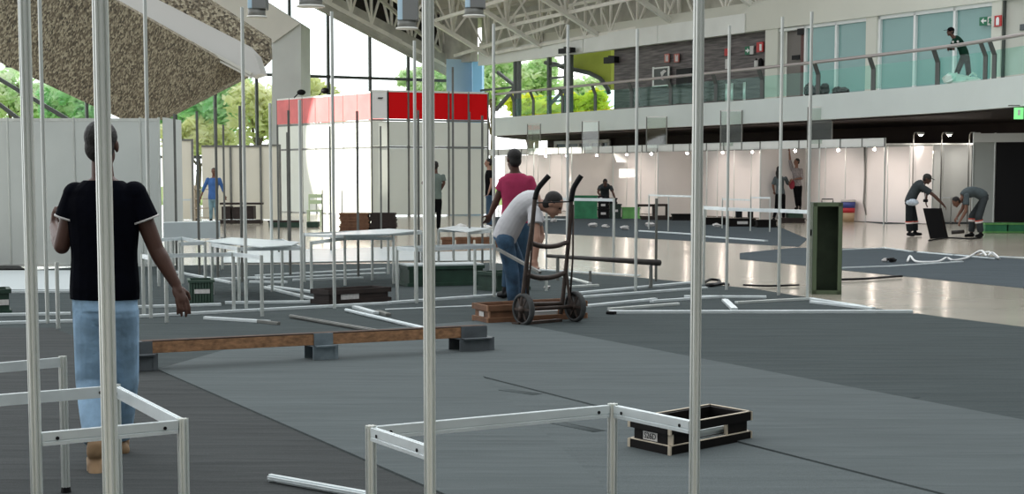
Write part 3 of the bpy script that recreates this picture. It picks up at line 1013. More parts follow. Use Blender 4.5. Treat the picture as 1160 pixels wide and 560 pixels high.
# ================================================================== ROW OF BOOTHS UNDER THE BALCONY
F0 = G(1001, 255.5).xy.to_3d()
NB = 9
ORD = ('nearest', 'second', 'third', 'fourth', 'fifth', 'sixth', 'seventh', 'eighth', 'ninth', 'tenth', 'eleventh', 'twelfth', 'thirteenth', 'fourteenth', 'fifteenth')
SPN = []
ordl = ('nearest', 'second nearest', 'third nearest', 'fourth nearest', 'fifth nearest', 'fourth from the far end', 'second from the far end', 'farthest')
ordl = ('open white booth at the near end of the row, with the printed bucket', 'open white booth in which two people stand, second from the near end',
        'open white booth with black crates in front, third from the near end', 'open white booth behind the dark square frames, fourth from the near end',
        'open white booth behind the green crates, fifth from the near end', 'open white booth behind the crouching man, sixth from the near end',
        'open white booth seen right behind the man in pink', 'open white booth before the last one, right of the tall stand', 'last open white booth at the far end, half behind the tall stand')
BD = 2.0
for i in range(NB):
    a, b = F0 - S3 * 3 * i, F0 - S3 * 3 * (i + 1)
    t = thing('exhibition_booth', a, ordl[i], 'exhibition booth', 'white booths in a row under the balcony')
    bo = L3 * BD
    for k in range(3):
        p, q = a.lerp(b, k / 3) + bo, a.lerp(b, (k + 1) / 3) + bo
        bm = B(); e = (q - p).normalized() * .02; prism(bm, [p + e + UP * .02, q - e + UP * .02, q - e + UP * 2.45, p + e + UP * 2.45], L3 * .02); obj('back_panel', bm, PANEL_W, t)
        obj('post', post_bm(p, 2.48), ALU, t)
        u, v = a.lerp(b, k / 3), a.lerp(b, (k + 1) / 3)
        e = (v - u).normalized() * .015
        bm = B(); prism(bm, [u + e + UP * 2.42, v - e + UP * 2.42, v - e + UP * 2.67, u + e + UP * 2.67], -L3 * .02); obj('fascia_board', bm, FASCIA, t)
        bm = B(); box(bm, u - L3 * .03 + UP * 2.545, (.03, .03, .27), -S3); obj('fascia_clip', bm, ALU_D, t)
    obj('post', post_bm(a, 2.68, .025), ALU, t)
    for zz in (2.43, 2.66):
        bm = B(); bar(bm, a + UP * zz, b + UP * zz, .04, .03); obj('rail', bm, ALU, t)
    bm = B(); prism(bm, [a + L3 * .03 + UP * .02, a + L3 * (BD - .03) + UP * .02, a + L3 * (BD - .03) + UP * 2.45, a + L3 * .03 + UP * 2.45], -S3 * .02)
    if i in (2, 4, 6):
        obj('side_panel', bm, PANEL_W, t)
    else:
        bm.free()
    for k in ((.2, .75) if i % 2 == 0 else (.45,)):
        p = a.lerp(b, k) + L3 * .12 + UP * 2.36
        sp = thing('spotlight', p + UP * .05, 'small glowing spotlight under the booth fascia, %s from the near end' % ORD[len(SPN)], 'spotlight', 'spotlights under the booth fascia')
        SPN.append(sp)
        bm = B(); cyl(bm, p + UP * .06, p, .03, .045, 10); obj('housing', bm, WHITE, sp)
        bm = B(); ball(bm, p - UP * .02, .045, nu=10, nv=6); obj('bulb', bm, LAMP_E, sp, True)
        lamp('SPOT', 'booth_spot', p - UP * .08 , p + L3 * 1.7 - UP * 1.0, 70, (1, 0.84, 0.77), spot_size=math.radians(85), spot_blend=0.9, shadow_soft_size=.05)
# booth facing us at the right, behind the two bending workers
g0 = Vector((F0.x + .05, F0.y + .1, 0)); g1 = W(1101, 200, 51.6).xy.to_3d(); gb0 = W(1003, 200, 52.2).xy.to_3d()
t = thing('exhibition_booth', (gb0 + g1) / 2, 'pale grey booth back wall with lamp arms behind the two bending workers', 'exhibition booth')
for k in range(3):
    p, q = gb0.lerp(g1, k / 3), gb0.lerp(g1, (k + 1) / 3)
    bm = B(); prism(bm, [p + UP * .02 + Vector((.02, 0, 0)), q + UP * .02 - Vector((.02, 0, 0)), q + UP * 2.52 - Vector((.02, 0, 0)), p + UP * 2.52 + Vector((.02, 0, 0))], (0, .02, 0)); obj('back_panel', bm, PANEL, t)
    obj('post', post_bm(p, 2.56), ALU, t)
bm = B(); bar(bm, gb0 + UP * 2.55, g1 + UP * 2.55, .04, .05); obj('rail', bm, ALU, t)
for px, lab in ((1034, 'lamp arm on a thin post above the capped worker'), (1066, 'middle lamp arm standing behind the black case'), (1097, 'lamp arm on a thin post above the crouching worker')):
    p = W(px, 200, 50.5).xy.to_3d()
    lt = thing('arm_lamp', p, lab, 'lamp', 'arm lamps over the right booth')
    bm = B(); cyl(bm, p, p + UP * 2.8, .02, n=8); obj('pole', bm, ALU_D, lt)
    bm = B(); tube(bm, [p + UP * 2.8, p + UP * 2.88 + Vector((.02, -.05, 0)), p + UP * 2.88 + Vector((.1, -.35, 0))], .018, 8); obj('arm', bm, ALU_D, lt)
    q = p + UP * 2.84 + Vector((.12, -.4, 0))
    bm = B(); box(bm, q, (.2, .12, .07)); obj('lamp_head', bm, WHITE, lt)
    bm = B(); ball(bm, q - UP * .05, (.05, .04, .03)); obj('bulb', bm, LAMP_E, lt)
    lamp('SPOT', 'booth_spot', q - UP * .12, (q.x, 52.0, 1.2), 40, (1, 0.92, 0.88), spot_size=math.radians(80), spot_blend=0.9, shadow_soft_size=.05)
# black-fronted booth
h0 = W(1102, 200, 47).xy.to_3d(); h1 = W(1126.5, 200, 47).xy.to_3d(); h2 = W(1230, 200, 46).xy.to_3d()
t = thing('exhibition_booth', h1, 'booth with a black front and white fascia standing behind the green base crates', 'exhibition booth')
bm = B(); prism(bm, [h0 + UP * .1, h1 + UP * .1, h1 + UP * 2.5, h0 + UP * 2.5], (0, .03, 0)); obj('white_panel', bm, PANEL, t)
bm = B(); prism(bm, [h1 + UP * .18 + Vector((.04, 0, 0)), h2 + UP * .18, h2 + UP * 2.5, h1 + UP * 2.5 + Vector((.04, 0, 0))], (0, .04, 0)); part_label(obj('black_panel', bm, BLACK, t), 'matt black front panel')
bm = B(); prism(bm, [h0 + UP * 2.5, h2 + UP * 2.5, h2 + UP * 2.76, h0 + UP * 2.76], (0, -.03, 0)); obj('fascia_board', bm, FASCIA, t)
for p in (h0, h1, h1 + Vector((.36, -.01, 0))):
    if p is not h1 and p is not h0:
        bm = B(); box(bm, p + Vector((0, -.04, 2.63)), (.03, .03, .28)); obj('fascia_clip', bm, ALU_D, t)
    else:
        obj('post', post_bm(p, 2.78, .025), ALU, t)

# clear acrylic sheets standing on the fascia
for (x0, x1, y0, y1, lab) in ((599, 614, 141, 167, 'clear framed sheet on the fascia above the head of the man in pink'), (661, 680, 138, 169, 'clear framed sheet on the fascia above the crouching man'),
                         (734, 757, 133, 166, 'clear framed sheet on the fascia left beside the right tall post'), (818, 842, 126, 164, 'clear framed sheet on the fascia behind a thin lone post'),
                         (917, 944, 122, 159, 'greenish clear framed sheet on the fascia above the upright green crate')):
    k = ray((x0 + x1) / 2, 160); k = k.x / k.y
    tt = (k * F0.y - F0.x) / (-S3.x + k * S3.y)
    c = F0 - S3 * tt - L3 * .07
    Y = c.y
    wd = (x1 - x0) * Y / F
    zb, zt = 2.5, 1.5 + (200 - y0) * Y / F
    t = thing('acrylic_sheet', c + UP * zb, lab, 'sign panel', 'clear sheets on the booth fascia')
    bm = B(); box(bm, c + UP * (zb + zt) / 2, (wd, .012, zt - zb - .1), (1, -.3, 0)); obj('sheet', bm, G_SIGN, t)
    d = Vector((1, -.3, 0)).normalized()
    for s in (-1, 1):
        bm = B(); cyl(bm, c + d * s * wd / 2 + UP * (zb - .08), c + d * s * wd / 2 + UP * zt, .022, n=8); obj('side_post', bm, ALU_D, t)
    bm = B(); bar(bm, c - d * wd / 2 + UP * zt, c + d * wd / 2 + UP * zt, .03, .03); obj('top_bar', bm, FASCIA, t)

# ================================================================== COUNTER FRAMES
def gtop(x, y, z=0.65):
    p = G(x, y, z); p.z = 0
    return p
def frame_thing(label, legs, rails, cat='counter frame', group=None, name='display_counter', hl=0.66, bolts=False, foot=()):
    """legs: list of (base point, height); rails: list of (i, j, z)"""
    t = thing(name, legs[0][0], label, cat, group)
    for i, (p, h) in enumerate(legs):
        o = obj('leg' if h < 1.5 else 'tall_post', post_bm(p, h), ALU, t)
        if i in foot:
            bm = B(); cyl(bm, p + UP * .0, p + UP * .03, .026, .022, 10); obj('foot_cap', bm, BLACK, o)
    for (a, b, z) in rails:
        p = legs[a][0] if isinstance(a, int) else a
        q = legs[b][0] if isinstance(b, int) else b
        r = obj('rail', rail_bm(p + UP * z, q + UP * z), RAIL, t)
        if bolts:
            d = (q - p).normalized(); n = d.cross(UP)
            if n.y > 0:
                n = -n
            for c in (p + d * .07, q - d * .07):
                bm = B(); cyl(bm, c + UP * z + n * .0115, c + UP * z + n * .0135, .0065, n=8); obj('bolt_hole', bm, BLACK, r)
    return t
# right foreground
frame_thing('square aluminium counter frame with two tall posts in front of the open black crate',
            [(gtop(420, 484), .655), (gtop(694, 459), .655), (gtop(487, 506), 3.6), (gtop(787, 478), 3.6)], [(0, 1, .628), (0, 2, .628), (1, 3, .628)], bolts=True)
# left foreground
lp = [(gtop(40, 491), 3.6), (gtop(207, 476), .655), (gtop(131, 437), .655)]
frame_thing('aluminium counter frame with one tall post standing in front of the jeans', lp, [(0, 1, .628), (1, 2, .628), (2, gtop(-110, 456), .628)], bolts=True)
frame_thing('aluminium counter leg with black foot and one rail, farther left behind the tall posts', [(gtop(71, 405), .655), (gtop(-110, 421), .655)], [(0, 1, .628)], foot=(0,))
p = W(120, 300, 3.9).xy.to_3d()
tag(obj('booth_post', post_bm(p, 3.6), ALU), 'closest tall aluminium post, crossing the back of the man in navy', 'post')

# middle-distance counters
def G0(x, y):
    return G(x, y)
frame_thing('aluminium counter frame beside the slatted green crate', [(G0(163, 357), .66), (G0(265, 353), .66), (G0(297, 359), .66), (G0(189, 366), .66)],
            [(0, 1, .637), (1, 2, .637), (0, 3, .637)])
frame_thing('aluminium counter frame directly behind the slatted green crate frame', [(G0(207, 322), .66), (G0(233, 331), .66), (G0(180, 325), .66), (G0(204, 333), .66)], [(0, 1, .637), (2, 0, .637), (1, 3, .637)])
frame_thing('aluminium counter frame topped by a lying white sheet', [(G0(241, 334), .66), (G0(271, 343), .66), (G0(320, 326), .66), (G0(342, 341), .66)], [(0, 1, .637), (0, 2, .637), (2, 3, .637), (1, 3, .637)])
frame_thing('aluminium counter frame left of the low dark crate', [(G0(353, 331), .66), (G0(391, 322), .66), (G0(446, 322), .70), (G0(422, 318), .72)], [(0, 1, .637), (1, 2, .637)])
frame_thing('long aluminium counter frame between the brown crates and low dark crate', [(G0(345, 320), .70), (G0(440, 311), .70), (G0(478, 316), .70), (G0(391, 324), .70)], [(0, 1, .677), (1, 2, .677), (3, 2, .677), (0, 3, .677)])
frame_thing('aluminium counter frame around the dark green box', [(G0(450, 341), .66), (G0(472, 344), .66), (G0(538, 336), .66), (G0(560, 337), .66)], [(0, 1, .637), (0, 2, .637), (2, 3, .637), (1, 3, .637)])
frame_thing('aluminium counter frame behind the dark green box, near the brown boards', [(G0(497, 309), .68), (G0(556, 310), .68), (G0(531, 314), .68), (G0(514, 306), .68)], [(0, 1, .657), (1, 2, .657), (0, 3, .657)])
frame_thing('tiny far counter frame below the cream panel at the far left', [(G0(186, 262), .9), (G0(217, 262), .9)], [(0, 1, .86)])
frame_thing('thin counter frame with high rail in front of the green crates', [(G0(619, 306), 1.17), (G0(695, 311), 1.17)], [(0, 1, 1.14)])
frame_thing('thin aluminium rail on three tall posts left of the upright green crate', [(G0(823, 329), 3.46), (G0(882, 335), 3.48), (G0(914.5, 340), 3.47), (G0(797, 323), 1.1)], [(0, 1, 1.07), (1, 2, 1.07), (3, 0, 1.07)], name='booth_uprights', cat='booth frame')
frame_thing('thin far frame along the wall left beside the right tall post', [(G0(757, 262), 1.0), (G0(783, 264), 1.0), (G0(735, 260), 1.0)], [(0, 1, .97), (2, 0, .97)])
frame_thing('thin far frame with a white rail in front of the dark haired woman', [(G0(850, 262), .95), (G0(872, 263), .95), (G0(818, 259), .9)], [(0, 1, .92), (2, 0, .85)])
frame_thing('thin far counter frame behind the black case between the two bending workers', [(G0(1019, 252.5), .85), (G0(1077, 253), .85)], [(0, 1, .82)])

# single booth posts: (x, base y, top y, label)
PL = [(54, 367, -12, 'thin tall post close behind the tall left counter post'), (66, 373, 297, 'short leg post beside the thin tall post at the left edge'),
      (171, 361, -10, 'tall lone post just right of the navy shirt sleeve'), (200.5, 306, 129, 'lone post right of the panel wall end, before the first cream panel'),
      (191, 290, 140, 'shorter lone post nearest the end of the panel wall'), (226, 312, 126, 'lone post just left of the man in blue'), (247, 315, 122, 'lone post overlapping the right arm of the man in blue'),
      (255, 288, 141, 'lower lone post right beside the man in blue'), (274.5, 320, 120, 'lone post just left of a much taller post'), (279, 350, 8, 'tall lone post left of the concrete column'),
      (308.5, 331, 117, 'lone post at the left foot of the concrete column'), (316, 287, 142, 'lower lone post at the left end of the pale red band'),
      (329, 312, 125, 'lone post before the first pale red panels'), (326.5, 272, 150, 'lowest lone post near the left end of the stand'), (342, 340, 113, 'lone post before the middle of the pale red band'),
      (379, 350, 13, 'tall lone post standing at the low dark crate'), (375, 285, 143, 'low lone post half hidden behind the tall post at the dark crate'), (406, 314, 126, 'lone post before the brown crate stack, left one'),
      (432, 283, 143, 'lone post before the brown crate stack, right one'), (471, 343, 46, 'tall lone post left of the square frame tall post'),
      (474.5, 309, 125, 'lone post closest behind the square frame tall post'), (513.5, 294, 76, 'lone post crossing the deep red band'), (532, 309, 127, 'lone post ending below the deep red band'),
      (546.5, 303, 131, 'lone post at the shoulder of the man in black shirt'), (559.5, 337, 27, 'tall lone post left of the man in pink'), (642.5, 332, 28, 'tall lone post behind the hand truck'),
      (720, 330, 33, 'tall lone post between the hand truck and the right tall post'), (743, 319, 225, 'short lone post next to the right tall post'), (365.5, 262, 215, 'stubby far post before the cream part of the stand'),
      (387.5, 258, 216, 'stubby far post rising out of the brown crate stack'), (668.5, 322, 307, 'very short upright stub beside the right truck wheel'), (619, 330, 313, 'very short upright stub behind the truck crossbars')]
for (x, yb, yt, lab) in PL:
    b = G(x, yb)
    h = W(x, yt, b.y).z
    tag(obj('booth_post', post_bm(b, h), ALU if yb > 325 else ALU_D), lab, 'post', 'lone booth posts')  # farther posts take the darker copy in place of backlit shade

# ================================================================== WHITE SHEETS AND COUNTER PANELS
a, b = W(184, 200, 24.4), W(248.5, 200, 25.2)
t = thing('counter_panel', Vector((a.x, a.y, 0)), 'long whitish counter panel right of the man in the navy shirt', 'counter')
z0, z1 = .53, .79
PW2 = mat('bluish_white_panel', (0.62, 0.69, 0.70), 0.3, 0, 0.06, 2)
bm = B(); prism(bm, [Vector((a.x, a.y, z0)), Vector((b.x, b.y, z0)), Vector((b.x, b.y, z1)), Vector((a.x, a.y, z1))], (-.1, .5, 0)); obj('body', bm, PW2, t)
for p in (a, b):
    for o in (0.04, .42):
        obj('leg', post_bm(Vector((p.x - (.05 if p is b else -.05), p.y + o, 0)), z0), ALU, t)
def sheet(pp, z, th, label, m=None):
    bm = B(); prism(bm, [G(x, y, z) for x, y in pp], UP * th)
    return tag(obj('white_sheet', bm, m or PW2), label, 'sheet')
sheet([(233, 274), (262, 270), (340, 275), (330, 279), (297, 281)], .665, .012, 'white sheet lying on the counter frame beside the tall lone post')
sheet([(345, 268), (400, 263), (440, 260), (478, 262), (440, 266)], .705, .012, 'white sheet lying along the long counter frame')
sheet([(497, 259.5), (514, 257), (556, 259.5), (531, 263.5)], .683, .012, 'narrow white sheet lying on the frame near the brown boards')

for pp, lab in (([(258, 286), (482, 280), (484, 296), (300, 299), (250, 299)], 'wide bluish white sheet lying on the floor behind the low dark crate'), ([(490, 287), (558, 285), (560, 296), (488, 297)], 'bluish white sheet lying on the floor before the brown crates')):
    bm = B(); prism(bm, [Vector((v.x, v.y, .012)) for v in PG(*pp)], UP * .012); tag(obj('white_sheet', bm, PW2), lab, 'sheet')
# ================================================================== TIMBER BEAM ON METAL BLOCKS
g1_, g2_, g3_ = G(158, 420), G(364, 408), G(534, 398)
bd = (g3_ - g1_).normalized()
bs = bd.cross(UP)
bm = B()
e0, e1 = g1_ + bd * .02, g3_ + bd * .12
bar(bm, e0 + UP * .178, e1 + UP * .168, .09, .088, bevel=.004)
tb = tag(obj('timber_beam', bm, WOODB), 'long rough timber beam lying across three grey metal blocks', 'beam')
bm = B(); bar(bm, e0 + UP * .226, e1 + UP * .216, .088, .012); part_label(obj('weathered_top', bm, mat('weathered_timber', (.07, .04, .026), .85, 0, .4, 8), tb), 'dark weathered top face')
def block(c, ln, wd, h, label, m):
    t = thing('metal_block', c, label, 'metal block', 'metal blocks under the timber beam')
    bm = B()
    th = .008
    box(bm, c + UP * (th / 2 + .001), (ln, wd, th), bd)
    box(bm, c + UP * (h - th / 2), (ln, wd, th), bd)
    box(bm, c + UP * h / 2 + bs * (wd / 2 - th / 2), (ln, th, h), bd)
    box(bm, c + UP * h / 2 - bs * (wd / 2 - th / 2), (ln, th, h), bd)
    box(bm, c + UP * h / 2 + bd * (ln * .32), (th, wd, h), bd)
    obj('box_body', bm, m, t)
    bm = B()
    box(bm, c + UP * (h + .045) + bs * (.053), (ln * .75, .006, .098), bd)
    box(bm, c + UP * (h + .045) - bs * (.053), (ln * .75, .006, .098), bd)
    box(bm, c + UP * (h + .093) + bs * 0.03, (ln * .75, .05, .006), bd)
    box(bm, c + UP * (h + .093) - bs * 0.03, (ln * .75, .05, .006), bd)
    box(bm, c + UP * (h - .004) + bs * (.053 + wd / 4), (ln * .8, wd / 2 - .03, .01), bd)
    obj('saddle', bm, m, t)
    return t
block(g1_, .24, .20, .133, 'dark grey block under the left end of the timber beam', GALV_D)
block(g2_, .22, .20, .128, 'galvanised block under the middle of the timber beam', GALV)
block(g3_, .33, .22, .123, 'grey block holding the right end of the timber beam', GALV_D)

# ================================================================== PLYWOOD CRATES
def ply_crate(c, dx, dy, lx, ly, h, label, body, edge, name='open_crate', gapside=True, cat='crate', group=None, text=None, lab_front=False, flip=1, level=0.0):
    """c: front corner, dx along the long front, dy along the short side; open top box of boards with rims"""
    c = Vector(c)
    dx, dy = Vector(dx).normalized(), Vector(dy).normalized()
    t = thing(name, c + dx * lx / 2 + dy * ly / 2, label, cat, group)
    th = .015
    mid = c + dx * lx / 2 + dy * ly / 2
    rimh = h * .30
    for z, nm in ((h - rimh / 2, 'top_rim'), (rimh / 2 + .002, 'bottom_rim')):
        bm = B()
        box(bm, mid - dy * ly / 2 + UP * z, (lx, th, rimh), dx)
        box(bm, mid + dy * ly / 2 + UP * z, (lx, th, rimh), dx)
        box(bm, mid - dx * lx / 2 + UP * z, (ly, th, rimh), dy)
        box(bm, mid + dx * lx / 2 + UP * z, (ly, th, rimh), dy)
        r = obj(nm, bm, body, t)
        bm = B()
        zz = z + rimh / 2 + .002
        ew = .004
        for (o, d, ln) in ((-dy * ly / 2, dx, lx), (dy * ly / 2, dx, lx), (-dx * lx / 2, dy, ly), (dx * lx / 2, dy, ly)):
            box(bm, mid + o + UP * zz, (ln + th, th, ew), d)
        for (sx, sy) in ((-1, -1), (1, -1), (-1, 1)):
            q = mid + dx * sx * (lx / 2 + .006) + dy * sy * (ly / 2 + .002)
            box(bm, q + UP * z, (.012, .018, rimh), dx)
        part_label(obj('ply_edge', bm, edge, r), 'pale raw plywood edge')
    ins = .022
    bm = B()
    box(bm, mid + dx * (lx / 2 - ins) + UP * h / 2, (ly - 2 * ins, th, h * .96), dy)
    box(bm, mid - dx * (lx / 2 - ins) + UP * h / 2, (ly - 2 * ins, th, h * .96), dy)
    box(bm, mid + dy * (ly / 2 - ins) + UP * h / 2, (lx - 2 * ins, th, h * .96), dx)
    if gapside:
        for a, b in ((0, .36), (.72, 1.0)):
            box(bm, c + dy * ins + dx * lx * (a + b) / 2 + UP * h / 2, (lx * (b - a) - ins, th, h * .96), dx)
    else:
        box(bm, mid - dy * (ly / 2 - ins) + UP * h / 2, (lx - 2 * ins, th, h * .96), dx)
    box(bm, mid + UP * .018, (lx - .05, ly - .05, .012), dx)
    obj('side_board', bm, body, t)
    if gapside:
        for q, sz in ((c + dy * (ins - .002) + dx * lx * .36, th + .004), (c + dy * (ins - .002) + dx * lx * .72, th + .004), (c + dx * (ins - .004) + dy * .012, .03)):
            bm = B(); box(bm, q + UP * h / 2, (.012, sz, h * .42), dx); part_label(obj('corner_edge', bm, edge, t), 'raw plywood edge')
    return t
fc, lc, rc = G(759, 517), G(714, 507), G(849, 499)
cdx, cdy = (rc - fc), (lc - fc)
cr = ply_crate(fc, cdx, cdy, cdx.length, cdy.length, .165, 'open black plywood crate with pale edges beside the right tall post', PLY_B, PLY_E)
def text_mesh(txt, size, m):
    cu = bpy.data.curves.new('stencil', 'FONT')
    cu.body = txt
    cu.size = size
    cu.extrude = 0.0006
    cu.align_x = 'CENTER'
    cu.align_y = 'CENTER'
    o = bpy.data.objects.new('stencil_tmp', cu)
    COL.objects.link(o)
    dg = bpy.context.evaluated_depsgraph_get()
    me = bpy.data.meshes.new_from_object(o.evaluated_get(dg))
    bpy.data.objects.remove(o)
    me.materials.clear()
    me.materials.append(m)
    return me
def put_text(txt, size, m, c, right, parent, name='lettering'):
    me = text_mesh(txt, size, m)
    r = Vector(right).normalized()
    n = r.cross(UP).normalized()
    M = Matrix(((r.x, 0, n.x, 0), (r.y, 0, n.y, 0), (0, 1, n.z, 0), (0, 0, 0, 1)))
    me.transform(M)
    me.transform(Matrix.Translation(Vector(c) - WLOC[parent.name]))
    o = link_mesh(name, me, m, parent, False)
    o.parent = parent
    WLOC[o.name] = WLOC[parent.name]
    return o
dyn = cdy.normalized()
mid = fc + cdy * .53 + UP * .082
nrm_left = (-cdx.normalized())
bm = B(); box(bm, mid + nrm_left * (-.013 ), (.12, .003, .046), dyn); sl = obj('stencil_patch', bm, LABELW, cr)
put_text('S26D', .046, BLACK, mid + nrm_left * (-.010), -dyn, cr)
for k, z in enumerate((.03, .055, .08, .10)):
    bm = B()
    o = cdy.normalized() * (.05 + .03 * (k % 2))
    bar(bm, fc + cdx * .09 + o + UP * (z + .012), fc + cdx * .92 + o + UP * (z + .012), .03, .02)
    tag(obj('aluminium_bar', bm, PLY_E if k == 3 else RAIL), 'pale aluminium bar inside the open black crate', 'bar', 'bars inside the open black crate')
# brown crate under the hand truck
fc, lc, rc = G(553, 367.5), G(538, 364), G(664, 361)
b1 = ply_crate(fc, rc - fc, lc - fc, (rc - fc).length, .42, .185, 'brown plywood crate on the floor behind the truck wheels', PLY_BR, mat('brown_ply_edge', (.30, .16, .09), .7, 0, .3, 9))
q = fc + (lc - fc).normalized() * .2 + UP * .09
bm = B(); box(bm, q + (rc - fc).normalized() * .006, (.13, .003, .05), (lc - fc)); obj('paper_label', bm, LABELW, b1)
bm = B(); a_ = fc + (rc - fc) * .18 + (lc - fc).normalized() * .06
bar(bm, a_ + UP * .075, a_ + (rc - fc) * .7 + UP * .075, .05, .05); tag(obj('aluminium_bar', bm, RAIL), 'pale bar lying inside the brown crate behind the truck', 'bar')
# low dark crate
fc, rc = G(373, 346.5), G(442, 342)
dx_ = (rc - fc).normalized(); dy_ = Vector((-dx_.y, dx_.x, 0))
b2 = ply_crate(fc, dx_, dy_, (rc - fc).length, .36, .175, 'low dark brown crate standing by the tall lone post', PLY_DK, PLY_DK, gapside=False)
bm = B(); box(bm, fc + dx_ * .30 + UP * .09 + dy_ * .006, (.26, .006, .06), dx_); obj('paper_label', bm, LABELW, b2)
# slatted green crate
def slat_crate(fl, fr, dep, h, label, m, nsl, labelbox=None, group=None):
    dx = (fr - fl); w_ = dx.length; dx.normalize(); dy = Vector((-dx.y, dx.x, 0))
    t = thing('slatted_crate', (fl + fr) / 2 + dy * dep / 2, label, 'crate', group)
    bm = B()
    mid = (fl + fr) / 2 + dy * dep / 2
    box(bm, mid + UP * .012, (w_, dep, .02), dx)
    for s in (-1, 1):
        box(bm, mid + dx * s * (w_ / 2 - .01) + UP * h / 2, (dep, .018, h), dy)
    box(bm, mid + dy * (dep / 2 - .01) + UP * h / 2, (w_ - .04, .018, h), dx)
    box(bm, mid - dy * (dep / 2 - .025) + UP * h / 2, (w_ - .04, .008, h * .9), dx)
    obj('body', bm, GREEN_D, t)
    for k in range(nsl):
        x = -w_ / 2 + .02 + (w_ - .04) * k / (nsl - 1)
        bm = B(); box(bm, mid - dy * (dep / 2 - .008) + dx * x + UP * h / 2, (.022, .02, h * .96), dx); obj('slat', bm, m, t)
    bm = B()
    for s, d, ln in ((-dy * (dep / 2), dx, w_ + .02), (dy * (dep / 2), dx, w_ + .02), (-dx * w_ / 2, dy, dep), (dx * w_ / 2, dy, dep)):
        box(bm, mid + s + UP * (h - .012), (ln, .03, .028), d)
    obj('rim', bm, m, t)
    if labelbox:
        a, b_, z = labelbox
        bm = B(); box(bm, fl + dx * w_ * (a + b_) / 2 + UP * z - dy * .006, (w_ * (b_ - a), .004, .05), dx); obj('paper_label', bm, LABELW, t)
    return t
slat_crate(G(215, 346), G(242, 345.5), .42, .29, 'dark green crate with vertical slats near the hand of the man in navy', mat('crate_slat_green', (0.045, 0.085, 0.06), .6), 8, (.2, .85, .16))
def box_crate(fl, fr, dep, h, label, m, rim=None, labelbox=None, group=None, name='crate', lid=None, cat='crate', z=0.0, seams=0):
    fl, fr = Vector(fl) + UP * z, Vector(fr) + UP * z
    dx = (fr - fl); w_ = dx.length; dx.normalize(); dy = Vector((-dx.y, dx.x, 0))
    mid = (fl + fr) / 2 + dy * dep / 2
    t = thing(name, mid, label, cat, group)
    bm = B()
    th = min(.02, h * .2)
    box(bm, mid + UP * th / 2, (w_ - .03, dep - .03, th), dx)
    box(bm, mid - dy * (dep / 2 - .02) + UP * h / 2, (w_ - .02, th, h), dx)
    box(bm, mid + dy * (dep / 2 - .02) + UP * h / 2, (w_ - .02, th, h), dx)
    box(bm, mid - dx * (w_ / 2 - .02) + UP * h / 2, (dep - .04, th, h), dy)
    box(bm, mid + dx * (w_ / 2 - .02) + UP * h / 2, (dep - .04, th, h), dy)
    for k in range(seams):
        box(bm, mid - dy * (dep / 2 - .004) + dx * w_ * ((k + .5) / seams - .5) + UP * h / 2, (.05, .02, h), dx)
    obj('body', bm, m, t)
    bm = B()
    for zz in (h - .02, .03):
        for s, d, ln in ((-dy * (dep / 2), dx, w_ + .01), (dy * (dep / 2), dx, w_ + .01), (-dx * w_ / 2, dy, dep), (dx * w_ / 2, dy, dep)):
            box(bm, mid + s + UP * zz, (ln, .03, .045), d)
    obj('rim', bm, rim or m, t)
    if lid:
        bm = B(); box(bm, mid + UP * (h + .012), (w_, dep, .022), dx); obj('lid', bm, lid, t)
    if labelbox:
        a, b_, z0_, hh = labelbox
        bm = B(); box(bm, fl + dx * w_ * (a + b_) / 2 + UP * z0_ - dy * .018, (w_ * (b_ - a), .004, hh), dx); obj('paper_label', bm, LABELW, t)
    return t
box_crate(G(463, 325.5), G(548, 323.5), .5, .28, 'long dark green box under the counter frame', GREEN_D, lid=PW2)
box_crate(G(563, 331), G(600, 329), .45, .25, 'dark green box behind the knee of the bending man', GREEN_D)
box_crate(G(-22, 358), G(12, 357), .4, .28, 'dark green crate at the left photo edge with a paper label', GREEN_D, labelbox=(.55, .95, .14, .06))
for p_, x_ in ((G(0, 0.1 + 362), 18),):
    pass
# stacked brown crates
for col, (x0, x1) in enumerate(((384.5, 418), (418.8, 448))):
    for lv in range(3):
        dk_ = PLY_BR if col == 0 else PLY_DK
        box_crate(G(x0 + (1.2 if lv == 1 else 0), 263), G(x1 - (1 if lv == 2 else 0), 263), .6, .165, '%s crate of the %s stack before the sunlit stand' % (('bottom', 'middle', 'top')[lv], ('left brown', 'right dark brown')[col]),
                  dk_, z=.172 * lv, group='brown crates stacked before the stand', seams=2)
for i, (x0, x1) in enumerate(((500, 514), (516, 536), (538, 556), (557, 574))):
    box_crate(G(x0, 281), G(x1, 281), .5, .21, '%s of the brown crates behind the counter near the bending man' % ('leftmost', 'second', 'third', 'rightmost')[i], PLY_BR, group='brown crates in a row behind the counter')

